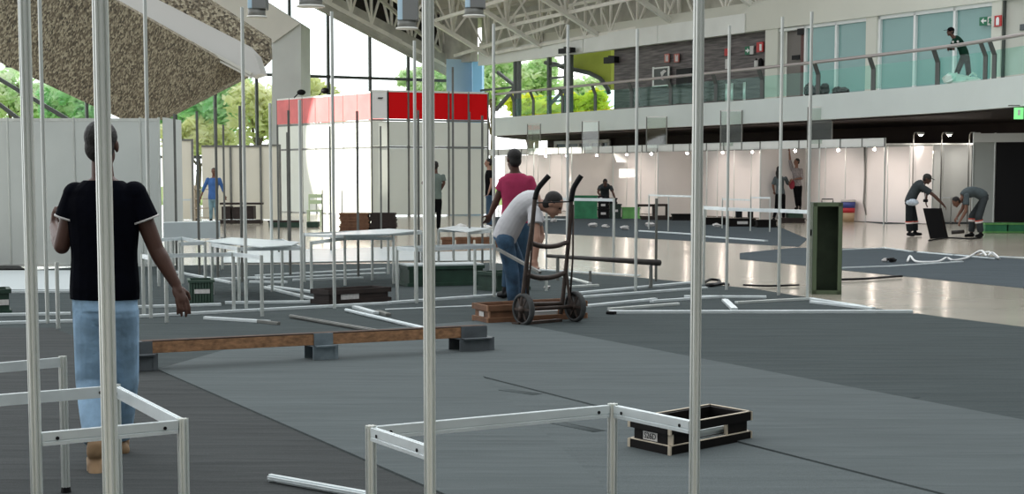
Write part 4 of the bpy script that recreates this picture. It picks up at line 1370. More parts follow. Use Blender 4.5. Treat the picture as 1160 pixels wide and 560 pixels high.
# crates and frames around the crouching worker
box_crate(G(650.5, 248), G(677, 248), .6, .82, 'tall mid green crate left of the crouching worker', GREEN_M, GREEN_M, seams=2)
for i, (x0, x1, z_, hh, lab) in enumerate(((677.5, 690, 0, .34, 'black box with white labels at the bottom below the crouching worker'), (678, 689, .35, .25, 'black box stacked in the middle below the crouching worker'), (677.6, 684, .61, .2, 'small black box stacked topmost beside the green crate'),
                             (690.5, 704, 0, .52, 'black box with a green front right below the crouching worker'), (691, 699, .53, .2, 'small dark box on top of the green-fronted black box'))):
    box_crate(G(x0, 248), G(x1, 248), .5, hh, lab, BLACK if i != 3 else mat('black_green', (.012, .03, .02), .5), labelbox=(.25, .7, hh * .55, .08), z=z_)
box_crate(G(705, 248), G(725, 248), .6, .40, 'light green crate right of the black boxes', GREEN_L, GREEN_L)
def open_frame(x0, x1, yb, h, label):
    a, b = G(x0, yb), G(x1, yb)
    t = thing('wooden_surround', (a + b) / 2, label, 'wooden frame', 'dark wooden frames on the floor')
    for p in (a, b):
        bm = B(); box(bm, p + UP * h / 2 + Vector((0, .25, 0)), (.07, .5, h)); obj('side', bm, PLY_DK, t)
    for z in (.04, h - .04):
        bm = B(); bar(bm, a + UP * z + Vector((0, .25, 0)), b + UP * z + Vector((0, .25, 0)), .5, .08); obj('board', bm, PLY_DK, t)
open_frame(723, 741, 247.5, .5, 'dark square frame directly right of the light green crate')
open_frame(743.5, 756, 247, .5, 'smaller dark square frame nearer the right tall post')
for (x0, x1, yb, h, lab) in ((728, 762, 249.5, .1, 'dark low pallet in front of the dark square frames'), (762, 784, 250, .22, 'dark low crate beside the right tall post'), (797, 824, 255, .22, 'black low crate right of the right tall post'), (826, 856, 257, .24, 'black low crate with a torn white label'),
                          (858, 880, 258, .22, 'black low crate left of the dark haired woman'), (884, 912, 253, .16, 'brown low pallet under the reaching woman')):
    box_crate(G(x0, yb), G(x1, yb), .5, h, lab, PLY_DK if h < .2 else PLY_B, labelbox=(.3, .7, h * .5, h * .35) if 'label' in lab else None, group='low crates along the booths')
for (x0, x1, z, lab) in ((834, 841, .25, 'small black box standing on the black crate, left one'), (848, 853.5, .25, 'small black box standing on the black crate, right one')):
    a, b = G(x0, 256.5), G(x1, 256.5)
    bm = B(); box(bm, (a + b) / 2 + UP * (z + .13) + Vector((0, .15, 0)), (b.x - a.x, .2, .26), bevel=.01); tag(obj('speaker_box', bm, BLACK), lab, 'box', 'small black boxes')
box_crate(W(893.5, 200, 54.0).xy.to_3d(), W(911, 200, 54.0).xy.to_3d(), .5, .36, 'dark green crate the reaching woman stands on', GREEN_D)
# green base crates right
for (x0, x1, lab) in ((1116, 1141, 'green base crate at the foot of the black booth, left one'), (1142, 1185, 'green base crate at the foot of the black booth, cut by the photo edge')):
    box_crate(G(x0, 264.5), G(x1, 264.5), .5, .27, lab, GREEN_M, GREEN_L, group='green base crates')
# upright green crate
fl = G(919.5, 333.5); fr_ = fl + Vector((1, -.09, 0)).normalized() * .375
t = thing('upright_crate', (fl + fr_) / 2, 'olive green open crate standing on end on the beige floor', 'crate')
dx = (fr_ - fl); w_ = dx.length; dx.normalize(); dy = Vector((-dx.y, dx.x, 0)); dep = .36; h = 1.17
mid = (fl + fr_) / 2 + dy * dep / 2
bm = B(); box(bm, mid + dy * (dep / 2) + UP * h / 2, (w_ - .02, .02, h - .02), dx); obj('back_board', bm, GREEN_O, t)
for s in (-1, 1):
    bm = B(); box(bm, mid + dx * s * (w_ / 2 - .012) + UP * h / 2, (dep, .024, h), dy, bevel=.003); obj('side_board', bm, GREEN_O, t)
bm = B(); box(bm, mid + UP * (h - .014), (w_ - .04, dep, .026), dx); obj('end_board', bm, GREEN_O, t)
bm = B(); box(bm, mid + UP * .018, (w_ - .04, dep, .026), dx); obj('end_board', bm, GREEN_O, t)
bm = B()
for s in (-1, 1):
    box(bm, mid - dy * dep / 2 + dx * s * (w_ / 2 - .03) + UP * h / 2, (.05, .016, h), dx)
    box(bm, mid - dy * dep / 2 + UP * (h / 2 + s * (h / 2 - .025)), (w_, .016, .05), dx)
obj('front_rim', bm, mat('olive_edge', (.11, .15, .085), .6), t)
bm = B(); tube(bm, [mid + dx * -.06 + UP * h, mid + dx * -.06 + UP * (h + .04), mid + dx * .08 + UP * (h + .04), mid + dx * .08 + UP * h], .008, 8); obj('handle', bm, DARK, t)
bm = B(); box(bm, mid - dx * (w_ / 2 + .008) + UP * .78, (.1, .02, .08), dy); obj('side_clip', bm, BLACK, t)
# printed bucket
c = G(960.5, 251.5)
bk = thing('printed_bucket', c, 'big bucket printed red and blue on the booth floor', 'bucket')
R_ = .235
bm = B(); cyl(bm, c, c + UP * .30, R_ * .84, R_ * .92, 24); obj('lower_band', bm, mat('bucket_tan', (.42, .30, .18), .5), bk, True)
bm = B(); cyl(bm, c + UP * .30, c + UP * .46, R_ * .92, R_ * .96, 24); part_label(obj('red_band', bm, mat('bucket_red', (.45, .02, .03), .5), bk, True), 'red printed band')
bm = B(); cyl(bm, c + UP * .46, c + UP * .66, R_ * .96, R_ * 1.02, 24); part_label(obj('blue_band', bm, mat('bucket_blue', (.04, .06, .24), .5), bk, True), 'dark blue printed band')
bm = B(); cyl(bm, c + UP * .66, c + UP * .74, R_ * 1.05, R_ * 1.05, 24); obj('rim', bm, LABELW, bk, True)

# ================================================================== BARS AND STRIPS LYING ON THE FLOOR
def floor_bar(p, q, label, wd=.05, ht=.03, m=None, z=.005, round_=False, name='aluminium_bar', group='loose bars on the floor'):
    a, b = G(*p), G(*q)
    bm = B()
    if round_:
        extrude(bm, POST, a + UP * (z + .02), b + UP * (z + .02))
    else:
        bar(bm, a + UP * (z + ht / 2), b + UP * (z + ht / 2), wd, ht, bevel=.003)
        bar(bm, a + UP * (z + ht + .001), b + UP * (z + ht + .001), wd * .18, .004)
    return tag(obj(name, bm, m or RAIL), label, 'bar', group)
floor_bar((306, 547), (420, 568), 'short bar on the dark carpet in front of the square frame leg', round_=True)
floor_bar((329, 361), (432, 379), 'dull round post lying behind the timber beam, left of the pair', round_=True, m=ALU_D)
floor_bar((392, 354), (484, 376), 'bright round post lying behind the timber beam, nearest the square frame', round_=True)
floor_bar((402, 350), (426, 357), 'short bright strip lying across the end of the bright round post', wd=.07)
floor_bar((428, 355), (440, 359), 'dull short strip touching the bright round post', m=ALU_D, wd=.06)
floor_bar((232, 362.5), (305, 367), 'bright bar on the carpet right of the hand of the man in navy')
floor_bar((290, 366), (316, 369), 'dull bar end right of the bar near the hand of the man in navy', m=ALU_D, wd=.04)
floor_bar((690, 356), (1033, 355.5), 'longest white bar lying across the dark carpet toward the beige floor', wd=.09, ht=.035)
floor_bar((688, 356.5), (697, 357), 'black end piece at the left tip of the longest white bar', m=BLACK, wd=.06, z=.005, group='end pieces')
floor_bar((437, 352), (556, 347), 'thin bright strip running to the left corner of the brown crate', wd=.05, ht=.012)
FB = [((0, 359), (80, 357.5), 'upper bar of the pair at the far left edge'), ((-10, 368.5), (82, 366), 'lower bar of the pair at the far left edge'),
      ((150, 350), (250, 347), 'bar passing in front of the slatted green crate'), ((150, 361), (290, 353.5), 'base bar left of the counter frame leg, in front of the slatted green crate'),
      ((255, 345), (352, 344), 'bar left of the low dark crate'), ((291, 353.5), (440, 345.5), 'base bar passing in front of the low dark crate'), ((441, 345), (580, 335), 'base bar ending at the shoe of the bending man'),
      ((300, 327.5), (373, 345), 'slanting bar meeting the low dark crate, lower one'), ((306, 326.5), (373, 335), 'slanting bar meeting the low dark crate, upper one'), ((290, 313.5), (436, 305.5), 'farthest thin bar behind the low dark crate'),
      ((290, 317), (436, 310.5), 'second farthest bar behind the low dark crate'), ((332, 319), (411, 316.5), 'third bar behind the low dark crate, ending in open carpet'), ((283, 321), (325, 321.5), 'short bar left behind the lone post pair'),
      ((196, 309), (262, 322), 'slanting bar right behind the slatted green crate'), ((240, 318), (300, 316), 'bar on the carpet right behind the slatted green crate'), ((0, 333), (82, 332), 'bar edging the pale floor board'),
      ((655, 334), (782, 322), 'bar right beside the truck wheel, farthest of the set'), ((660, 338.5), (800, 328), 'bar right beside the truck wheel, second farthest'),
      ((662, 349), (742, 341), 'bar starting at the truck wheel, overlapped in the middle'), ((738, 343.5), (820, 338), 'bar continuing behind the right tall post, middle one'), ((775, 338), (868, 338.5), 'thin bar right behind the right tall post'),
      ((690, 352.5), (768, 346.5), 'grey bar just above the left part of the longest white bar'), ((821, 342), (832, 352.5), 'short stub bar standing off the longest white bar'), ((834, 345), (918, 340.5), 'bar ending at the tall post beside the upright green crate'),
      ((917, 340.5), (978, 350), 'bar leading from the tall post along the carpet edge, upper one'), ((919, 344), (990, 352), 'bar leading from the tall post along the carpet edge, lower one'),
      ((580, 305), (724, 313.5), 'thin edging strip behind the truck crossbars'), ((632, 313), (668, 323), 'slanting bar behind the right truck rail'), ((640, 327), (677, 325), 'short grey bar by the very short stub')]
for i, (p, q, lab) in enumerate(FB):
    floor_bar(p, q, lab, wd=.06 if i % 2 else .075, ht=.02 if i in (9, 10, 26) else .03, m=ALU if i in (21, 27, 28, 23) else RAIL)
for (p, q, lab) in (((1001, 281.5), (1033, 286), 'white strip on the carpet island, first after the upright crate'), ((1040, 286.5), (1080, 290), 'white strip on the carpet island, second after the upright crate'), ((1083, 290), (1128, 294), 'white strip on the carpet island beside the tangled cable'),
                    ((1132, 292), (1200, 294.5), 'white strip on the carpet island cut by the photo edge'), ((948, 305), (1005, 303), 'grey strip along the near side of the carpet island, left one'), ((1006, 303), (1090, 297.5), 'grey strip along the near side of the carpet island, right one'),
                    ((930, 285), (1000, 282), 'pale strip starting behind the upright green crate')):
    floor_bar(p, q, lab, wd=.06, ht=.02, group='strips on the carpet island')
for (p, q, lab) in (((725, 262.5), (788, 266.5), 'pale strip edging the far carpet, left beside the right tall post'), ((798, 269), (868, 274), 'pale strip edging the far carpet, right beside the right tall post'), ((616, 249), (640, 249.5), 'pale strip behind the face of the bending man')):
    floor_bar(p, q, lab, wd=.10, ht=.03, group='strips on the far carpet')
# long dark pole leaning low behind the truck
a, b = W(620, 289, 21.5), W(746, 297.5, 20.2)
t = thing('dark_pole', G(746, 318), 'long dark padded pole lying raised behind the hand truck', 'pole')
a = G(620, 290, .35); b = G(747, 298, .35)
bm = B(); cyl(bm, a, b, .025, .042, 10); obj('pole', bm, DARK, t, True)
for k in (.1, .93):
    c = a.lerp(b, k); bm = B(); cyl(bm, Vector((c.x, c.y, 0)), c, .025, n=8); obj('support', bm, ALU_D, t)
# cables
def cable(pp, label, r=.012, m=None):
    bm = B(); tube(bm, smooth_line([G(x, y) + UP * (.008 + r + zz) for x, y, zz in pp], 4), r, 6)
    return tag(obj('cable', bm, m or BLACK, smooth=True), label, 'cable')
cable([(1028, 298, 0), (1031, 295, .05), (1037, 298, 0), (1052, 299, 0), (1064, 298, 0), (1072, 296, .03), (1080, 297, 0), (1090, 295.5, 0), (1097, 294.5, .02), (1104, 291, .03), (1112, 292, .1), (1118, 295, .05), (1124, 293, .08), (1132, 295, 0), (1120, 291, .06), (1110, 290.5, 0)],
      'white cable tangled on the carpet island below the bending workers', .02, WHITE)
cable([(797, 323, 0), (805, 321.5, .03), (815, 322, .02), (812, 324, 0), (800, 325, 0), (806, 326, 0), (818, 324, 0), (825, 325, 0)], 'black cable coiled loosely right of the right tall post', .02)
cable([(842, 325, 0), (870, 326, 0), (905, 325, 0)], 'thin dark cable on the beige floor left of the upright green crate', .015)
cable([(1052, 274, 0), (1075, 271, 0), (1100, 272, 0), (1112, 270, 0)], 'dark cable at the feet of the two bending workers', .02)
cable([(948, 319, 0), (980, 318, 0), (1012, 315.5, 0), (1022, 315, 0)], 'dark cable on the beige floor right of the upright green crate', .018)
bm = B(); tube(bm, [Vector((v.x, v.y - .05, v.z)) for v in (W(979, 166, 52.5), W(979.5, 200, 52.5), W(978, 230, 52.5), W(981, 243, 52.5), W(985, 247, 52.5))], .03, 6)
tag(obj('cable', bm, ALU_D, smooth=True), 'grey cable hanging down the booth wall right of the bucket', 'cable')
# crumpled scraps
def scrap(px, py, sz, label, seed, m=None, fl=.45, z=0, group='white scraps on the floor', name='plastic_scrap'):
    rnd = random.Random(seed)
    bm = B()
    c = G(px, py, z)
    ball(bm, c, 1.0, nu=10, nv=7)
    for v in bm.verts:
        k = rnd.uniform(.5, 1.15)
        v.co = c + Vector(((v.co.x - c.x) * sz * k, (v.co.y - c.y) * sz * .6 * k, (v.co.z - c.z) * sz * fl * k))
    mz = min(v.co.z for v in bm.verts)
    bmesh.ops.translate(bm, verts=bm.verts, vec=(0, 0, z + .006 - mz))
    return tag(obj(name, bm, m or WHITE), label, 'scrap', group)
for i, a in enumerate(((627, 252, .25, 'white crumpled scrap below the chin of the bending man'), (672, 258, .28, 'white scrap in front of the green crates'), (686, 259, .22, 'small white scrap in front of the black boxes'), (708, 261, .26, 'white scrap left beside the thin tall post'),
                       (736, 258, .3, 'white scrap in front of the dark square frames'), (812, 258, .25, 'white scrap in front of the black low crate'), (1003, 297.5, .14, 'white scrap left of the tangled cable'), (620, 328, .1, 'pale scrap behind the left truck rail'), (612, 319, .13, 'pale scrap between the truck rails'))):
    scrap(a[0], a[1], a[2] * .55, a[3], i, LABELW)
scrap(1010, 297.8, .10, 'small black object beside the white scrap on the carpet island', 41, BLACK, group='dark objects')
scrap(522, 262, .22, 'white plastic bundle on the floor behind the far counter frame', 43)
scrap(551, 262, .2, 'white plastic bundle behind the hip of the bending man', 44)
bm = B(); a, b = W(270, 200, 50).xy.to_3d(), W(297, 200, 50).xy.to_3d()
for i, (x0, x1, z, hh, lab) in enumerate(((250, 297, .62, .06, 'long dark board on top of the dark boxes right of the man in blue'), (252, 262, .16, .4, 'dark box right of the man in blue, first'), (264, 274, .16, .38, 'dark box right of the man in blue, second'), (276, 288, .16, .42, 'dark box right of the man in blue, third'), (248, 296, .02, .12, 'dark low board under the dark boxes right of the man in blue'))):
    p, q = W(x0, 200, 50).xy.to_3d(), W(x1, 200, 50).xy.to_3d()
    bm2 = B(); box(bm2, (p + q) / 2 + UP * (z + hh / 2), ((q - p).length, .5, hh), bevel=.01)
    tag(obj('dark_board' if i in (0, 4) else 'dark_box', bm2, PLY_DK), lab, 'board' if i in (0, 4) else 'box')
bm.free()
for (x0, x1, y, h, m, lab) in ((303, 341, 253, .05, PLY_DK, 'thin dark board stacked on the green floor boards'), (304, 340, 257.5, .14, GREEN_D, 'low green boards on the floor before the stand'), (347, 360, 257, .16, GREEN_D, 'low green box before the stand, right of the green boards')):
    p, q = G(x0, 258), G(x1, 258)
    z = .15 if h == .05 else 0.006
    bm = B(); box(bm, (p + q) / 2 + UP * (z + h / 2) + Vector((0, .3, 0)), (q.x - p.x, .5, h), bevel=.008); tag(obj('board', bm, m), lab, 'board')
ch = thing('folding_chair', G(356, 256), 'pale greenish chair standing before the sunlit stand', 'chair')
c = G(356, 256); CHM = mat('pale_green_chair', (.62, .74, .48), .5)
for (x, y) in ((-.2, 0), (.2, 0), (-.2, .4), (.2, .4)):
    bm = B(); cyl(bm, c + Vector((x, y, 0)), c + Vector((x, y, .45 if y == 0 else .95)), .022, n=8); obj('leg', bm, CHM, ch)
bm = B(); box(bm, c + Vector((0, .2, .46)), (.46, .44, .04)); obj('seat', bm, CHM, ch)
for z in (.72, .9):
    bm = B(); box(bm, c + Vector((0, .4, z)), (.42, .03, .12)); obj('back_slat', bm, CHM, ch)

# ================================================================== HAND TRUCK
ht = thing('hand_truck', G(622, 368), 'rusty two-wheeled hand truck with tall bent handles beside the man in white', 'hand truck')
YL, YR = 15.95, 16.35
def TP(side, px, py):
    return W(px, py, YL if side == 'L' else YR)
lw, rw = W(593, 352.5, YL), W(651.5, 347.5, YR)
lw.z = max(lw.z, .165); 
ax = (rw - lw).normalized()
ax.z = 0; ax.normalize()
def wheel(c, r, wd=.055):
    w_ = None
    bm = B()
    n = 28
    rings = []
    prof = [(-wd / 2, r * .80), (-wd / 2, r * .93), (-wd * .28, r), (wd * .28, r), (wd / 2, r * .93), (wd / 2, r * .80)]
    a, s, u = frame(ax)
    vs = [[bm.verts.new(c + a * x + (s * math.cos(2 * PI * k / n) + u * math.sin(2 * PI * k / n)) * rr) for x, rr in prof] for k in range(n)]
    for k in range(n):
        j = (k + 1) % n
        for i in range(len(prof)):
            i2 = (i + 1) % len(prof)
            bm.faces.new((vs[k][i], vs[k][i2], vs[j][i2], vs[j][i]))
    o = obj('wheel', bm, TYRE, ht, True)
    bm = B(); cyl(bm, c - a * wd * .32, c + a * wd * .32, r * .82, n=28)
    rim = obj('rim_disc', bm, DARK, o, True)
    bm = B()
    for k in range(6):
        t_ = k * PI / 3
        d = s * math.cos(t_) + u * math.sin(t_)
        bar(bm, c + d * r * .15, c + d * r * .8, .025, wd * .85, up=a)
    obj('spoke', bm, RUST, o)
    bm = B(); cyl(bm, c - a * wd * .8, c + a * wd * .8, r * .22, n=16); obj('hub', bm, RUST, o, True)
r_l, r_r = lw.z, rw.z
wheel(lw, r_l); wheel(rw, r_r)
bm = B(); cyl(bm, lw, rw, .02, n=10); obj('axle', bm, RUST, ht, True)
lp_ = [TP('L', 589, 362), TP('L', 592, 338), TP('L', 597, 295), TP('L', 603, 255), TP('L', 606, 226), TP('L', 609, 215), TP('L', 614, 208), TP('L', 622, 199)]
rp_ = [TP('R', 635, 356), TP('R', 637, 342), TP('R', 641, 305), TP('R', 645, 262), TP('R', 647, 228), TP('R', 649, 216), TP('R', 652, 209), TP('R', 658.5, 199)]
for pts in (lp_, rp_):
    bm = B(); tube(bm, smooth_line(pts, 4), .022, 10); o = obj('upright', bm, RUST, ht, True)
    bm = B(); tube(bm, smooth_line(pts[4:], 4), .028, 10); part_label(obj('grip', bm, BLACK, o, True), 'black rubber grip')
for pts in ([TP('L', 596, 352), TP('L', 601, 300), TP('L', 606.5, 232)], [TP('R', 646, 336), TP('R', 649, 290), TP('R', 649.5, 232)]):
    bm = B(); tube(bm, pts, .010, 8); obj('side_rod', bm, RUST, ht, True)
def xb(pl, pr, sag, r=.022):
    a, b = TP('L', *pl), TP('R', *pr)
    m_ = (a + b) / 2 - UP * sag
    bm = B(); tube(bm, smooth_line([a, a.lerp(m_, .5) - UP * sag * .25, m_, m_.lerp(b, .5) - UP * sag * .25, b], 4), r, 8)
    return obj('crossbar', bm, RUST, ht, True)
xb((600, 275), (644, 274), .045, .026)
xb((596, 311), (640, 309), .045, .026)
xb((591, 345), (637, 344), .0)
bm = B(); tube(bm, [TP('L', 606, 230), TP('R', 648, 228.5)], .008, 6); part_label(obj('strap', bm, BLACK, ht), 'black strap between the handles')
toe0, toe1 = Vector((lp_[0].x, lp_[0].y, .02)), Vector((rp_[0].x, rp_[0].y, .02))
bm = B(); d = (toe1 - toe0).normalized(); bk_ = Vector((-d.y, d.x, 0))
for k in (0, .33, .66, 1):
    q = toe0.lerp(toe1, k); bar(bm, q, q + bk_ * .10, .04, .018)
bar(bm, toe0, toe1, .05, .03); obj('toe_plate', bm, RUST, ht)
for (c, pts) in ((lw, lp_), (rw, rp_)):
    bm = B(); bar(bm, c + ax * (.06 if c is lw else -.06), pts[2], .03, .03); obj('brace', bm, RUST, ht)
# bar held by the bending man
a, b = W(563, 282, 17.1), W(612, 309, 16.5)
bm = B(); bar(bm, a, b, .035, .03, bevel=.003)
tag(obj('aluminium_bar', bm, ALU_D), 'grey bar held slanting by the bending man in white', 'bar')

# ================================================================== PENDANT LAMPS, SPEAKERS, SIGNS ON THE UPPER WALL
for (px, yb, wp, lab) in ((461, 33, 27, 'grey pendant lamp housing left beside the square frame tall post'), (537, 19, 27, 'grey pendant lamp housing nearest the roof trusses'), (291, 20, 25, 'grey pendant lamp housing above the concrete frame'),
                          (352, 8, 34, 'grey pendant lamp barely showing above the glass front'), (62, 9, 24, 'grey pendant lamp barely showing before the stone slope')):
    Y = 34 if px < 100 else 43
    c = W(px, yb, Y); r = wp / 2 * Y / F
    t = thing('pendant_lamp', c, lab, 'lamp', 'pendant lamps')
    bm = B(); cyl(bm, c + UP * .03, c + UP * .22, r * .78, n=24); obj('lower_ring', bm, ALU_D, t, True)
    bm = B(); cyl(bm, c, c + UP * .04, r * .95, r * .9, n=24); part_label(obj('glass_rim', bm, FASCIA, t, True), 'pale rim'); 
    bm = B(); box(bm, c + UP * .62 + Vector((-r * .35, .05, 0)), (r * .75, r * 1.6, .78), bevel=.02); part_label(obj('side_cover', bm, BLUEP, t), 'pale blue side cover')
    bm = B(); box(bm, c + UP * .62 + Vector((r * .32, 0, 0)), (r * 1.25, r * 1.7, .80), bevel=.02); obj('housing', bm, mat('lamp_grey', (.17, .18, .18), .5), t)
    bm = B(); cyl(bm, c + UP * 1.0, c + UP * 9, .03, n=8); obj('hanger', bm, ALU_D, t)
def on_wall(px0, px1, y0, y1, off):
    s0, s1 = s_at(px0, off), s_at(px1, off)
    a, b = onS(s0, 0, off), onS(s1, 0, off)
    Ym = (a.y + b.y) / 2
    z0, z1 = W((px0 + px1) / 2, y1, Ym).z, W((px0 + px1) / 2, y0, Ym).z
    return a, b, z0, z1
def plate(name, px0, px1, y0, y1, m, off=-.08, parent=None, th=.04):
    a, b, z0, z1 = on_wall(px0, px1, y0, y1, off)
    bm = B(); prism(bm, [a + UP * z0, b + UP * z0, b + UP * z1, a + UP * z1], L3 * th)
    return obj(name, bm, m, parent)
def wthing(name, px0, px1, y0, y1, off, label, cat):
    a, b, z0, z1 = on_wall(px0, px1, y0, y1, off)
    return thing(name, (a + b) / 2 + UP * z0, label, cat)
def glyph(pp, m, off, parent, name):
    pts = []
    for x, y in pp:
        a, b, z0, z1 = on_wall(x, x + .01, y, y + .01, off)
        pts.append(a + UP * z1)
    bm = B(); prism(bm, pts, L3 * .012)
    return obj(name, bm, m, parent)
# exit sign beside the leaning man
t = wthing('exit_sign', 1105, 1119, 19, 28.5, -.02, 'green exit sign with white arrow and running figure above the leaning man', 'sign')
plate('green_board', 1105, 1114.2, 19.2, 28.8, SIGN_G, -.02, t)
plate('white_board', 1114.2, 1119.6, 18.8, 28.4, LABELW, -.02, t)
glyph([(1106.6, 23.8), (1109.6, 20.6), (1109.6, 22.8), (1112.6, 22.6), (1112.6, 24.4), (1109.6, 24.6), (1109.6, 27)], WHITE, -.035, t, 'arrow')
glyph([(1116, 20.3), (1117.6, 20), (1117.8, 22), (1118.6, 23.4), (1117.6, 24.6), (1118.2, 27.4), (1117, 27.6), (1116.5, 25.2), (1115.4, 26.8), (1114.9, 25.8), (1116, 23.8), (1115.2, 22.6)], SIGN_G, -.035, t, 'running_figure')
t = wthing('fire_sign', 1120.8, 1129.6, 17.4, 30, -.12, 'red fire sign with white extinguisher symbol on the white upper pillar', 'sign')
plate('board', 1120.8, 1129.6, 17.6, 30, SIGN_R, -.12, t)
glyph([(1123.6, 28.6), (1123.6, 21.4), (1124.6, 19.6), (1126, 19.2), (1127, 21.2), (1127, 28.4)], WHITE, -.135, t, 'extinguisher_symbol')
plate('edge_strip', 1120.8, 1121.6, 17.6, 30, LABELW, -.135, t)
# signs on the timber wall
t = wthing('exit_sign', 842, 851.5, 52, 62, .2, 'small green exit sign with white arrow on the dark timber wall', 'sign')
plate('green_board', 842, 847.5, 52.6, 62, SIGN_G, .2, t); plate('white_board', 847.5, 851.5, 52, 61.4, LABELW, .2, t)
glyph([(842.8, 56.6), (844.6, 56.6), (844.6, 54.6), (847, 57.3), (844.6, 60), (844.6, 58.2), (842.8, 58.2)], WHITE, .185, t, 'arrow')
t = wthing('fire_sign', 855, 862.4, 47.5, 59, .2, 'red fire sign right of the green sign on the timber wall', 'sign')
plate('board', 855, 862.4, 47.6, 59, SIGN_R, .2, t); glyph([(858.4, 57.6), (858.4, 50), (860.6, 50), (860.6, 57.4)], WHITE, .185, t, 'extinguisher_symbol')
t = wthing('fire_sign', 819, 823, 55, 63, .2, 'narrow red sign on the timber wall beside a tall lone post', 'sign')
plate('board', 819, 823.4, 55, 63.2, SIGN_R, .2, t); plate('lower_card', 820, 822.8, 67, 78, LABELW, .2, t)
for (x0, lab) in ((751.5, 'pale red notice on the timber wall, left one of two'), (762.5, 'pale red notice on the timber wall, right one of two')):
    t = wthing('notice', x0, x0 + 5, 61, 70, .2, lab, 'sign')
    plate('board', x0, x0 + 5.2, 61, 70.5, mat('notice_pink', (.55, .16, .13), .6), .2, t)
    glyph([(x0 + 1.2, 69.5), (x0 + 1.2, 62), (x0 + 2, 62), (x0 + 2.6, 65), (x0 + 3.4, 62), (x0 + 4.2, 62), (x0 + 4.2, 69.5)], LABELW, .185, t, 'symbol')
t = wthing('framed_board', 738, 757, 76, 98, .2, 'white framed dark notice board on the timber wall', 'notice board')
plate('board', 738, 757, 76, 98, STEEL_DK, .2, t)
for (a0, a1, b0, b1) in ((738, 739.6, 76, 98), (755.4, 757, 76, 98), (738, 757, 76, 77.6), (738, 757, 96.4, 98)):
    plate('frame_bar', a0, a1, b0, b1, FASCIA, .17, t)
glyph([(747, 82), (751, 79), (754, 80.5), (751.5, 83), (749, 87), (750.5, 91), (747.5, 90), (748, 85.5)], LABELW, .175, t, 'white_drawing')
t = wthing('screen', 765, 782, 77, 96, .2, 'black screen on the timber wall behind the right tall post', 'screen')
plate('panel', 765, 783, 77.5, 97, BLACK, .14, t, .1)
for (x0, x1, y0, y1, o, lab) in ((683, 695, 64.5, 71.5, .0, 'small black loudspeaker at the left end of the timber wall'), (632, 646, 54.5, 60, -.6, 'small black loudspeaker under the roof truss near the arch')):
    t = wthing('loudspeaker', x0, x1, y0, y1, o, lab, 'loudspeaker')
    plate('cabinet', x0, x1, y0, y1, BLACK, o, t, .25); plate('bracket', (x0 + x1) / 2 - 1, (x0 + x1) / 2 + 1, y0 - 1.5, y0 + 1, DARK, o + .2, t, .3)
p_a, p_b, z0, z1 = on_wall(855, 859, 66, 78, -.05)
t = thing('fire_extinguisher', p_a + UP * z0, 'small dark and white extinguisher hanging on the timber wall', 'extinguisher')
bm = B(); cyl(bm, p_a + UP * z0, p_a + UP * (z1 - .08), .08, n=12); obj('cylinder', bm, LABELW, t, True)
bm = B(); cyl(bm, p_a + UP * (z1 - .08), p_a + UP * z1, .03, n=8); obj('valve', bm, BLACK, t)
bm = B(); ball(bm, p_a + Vector((.18, .1, (z0 + z1) / 2)), (.12, .1, .22)); part_label(obj('dark_cover', bm, BLACK, t, True), 'black cover')
# green exit sign under the balcony
p = W(1154, 128.5, 41.5)
t = thing('exit_sign', p - UP * .15, 'glowing green exit sign hanging under the balcony at the photo edge', 'sign')
bm = B(); box(bm, p, (.24, .03, .30)); obj('board', bm, emit_mat('lit_green', (.25, .85, .3), .55), t)
bm = B(); box(bm, p + Vector((0, -.02, .02)), (.06, .01, .14)); obj('running_figure', bm, WHITE, t)
bm = B(); box(bm, p + Vector((-.12, .02, .2)), (.3, .03, .03)); obj('bracket', bm, ALU_D, t)
# bags on the balcony and clear plastic at the feet of the leaning man
def heap(px, py, z, sx, sz, label, m, seed, name, cat):
    rnd = random.Random(seed)
    p, d = bl_at(px)
    c = p + Vector((.7, .4, z))
    t = thing(name, c, label, cat)
    bm = B()
    for k in range(4):
        ball(bm, c + Vector((rnd.uniform(-1, 1) * sx * .7, rnd.uniform(-.2, .2), sz * rnd.uniform(.35, .8))), (sx * rnd.uniform(.3, .5), .3, sz * rnd.uniform(.5, .9)), nu=12, nv=8)
    for v in bm.verts:
        v.co += Vector((rnd.uniform(-1, 1), rnd.uniform(-1, 1), rnd.uniform(-1, 1))) * .035
        v.co.z = max(v.co.z, ZB + .005)
    obj('bag_body', bm, m, t)
    bm = B(); tube(bm, [c + Vector((-.1, -.3, sz)), c + Vector((0, -.3, sz * 1.45)), c + Vector((.12, -.3, sz))], .025, 6); obj('strap', bm, m, t)
heap(902, 110, ZB, .42, .3, 'black backpack lying on the balcony floor behind a tall lone post', BLACK, 3, 'backpack', 'bag')
heap(925, 110, ZB, .35, .18, 'flat black bag right beside the backpack on the balcony', BLACK, 5, 'backpack', 'bag')
heap(1074, 94, ZB, .75, .22, 'heap of clear plastic at the feet of the leaning man', mat('pale_plastic', (.62, .75, .68), .3), 9, 'plastic_bag', 'bag')
for (x, y0, y1, lab) in ((822, 92, 118, 'low steel bollard on the upper floor, left one'), (828, 92, 117, 'low steel bollard on the upper floor, middle one'), (842, 90, 116, 'low steel bollard on the upper floor, right one')):
    s = s_at(x, -1.5); q = onS(s, ZB, -1.5)
    bm = B(); cyl(bm, q, q + UP * .8, .05, n=10); tag(obj('bollard', bm, ALU, smooth=True), lab, 'bollard', 'bollards on the upper floor')

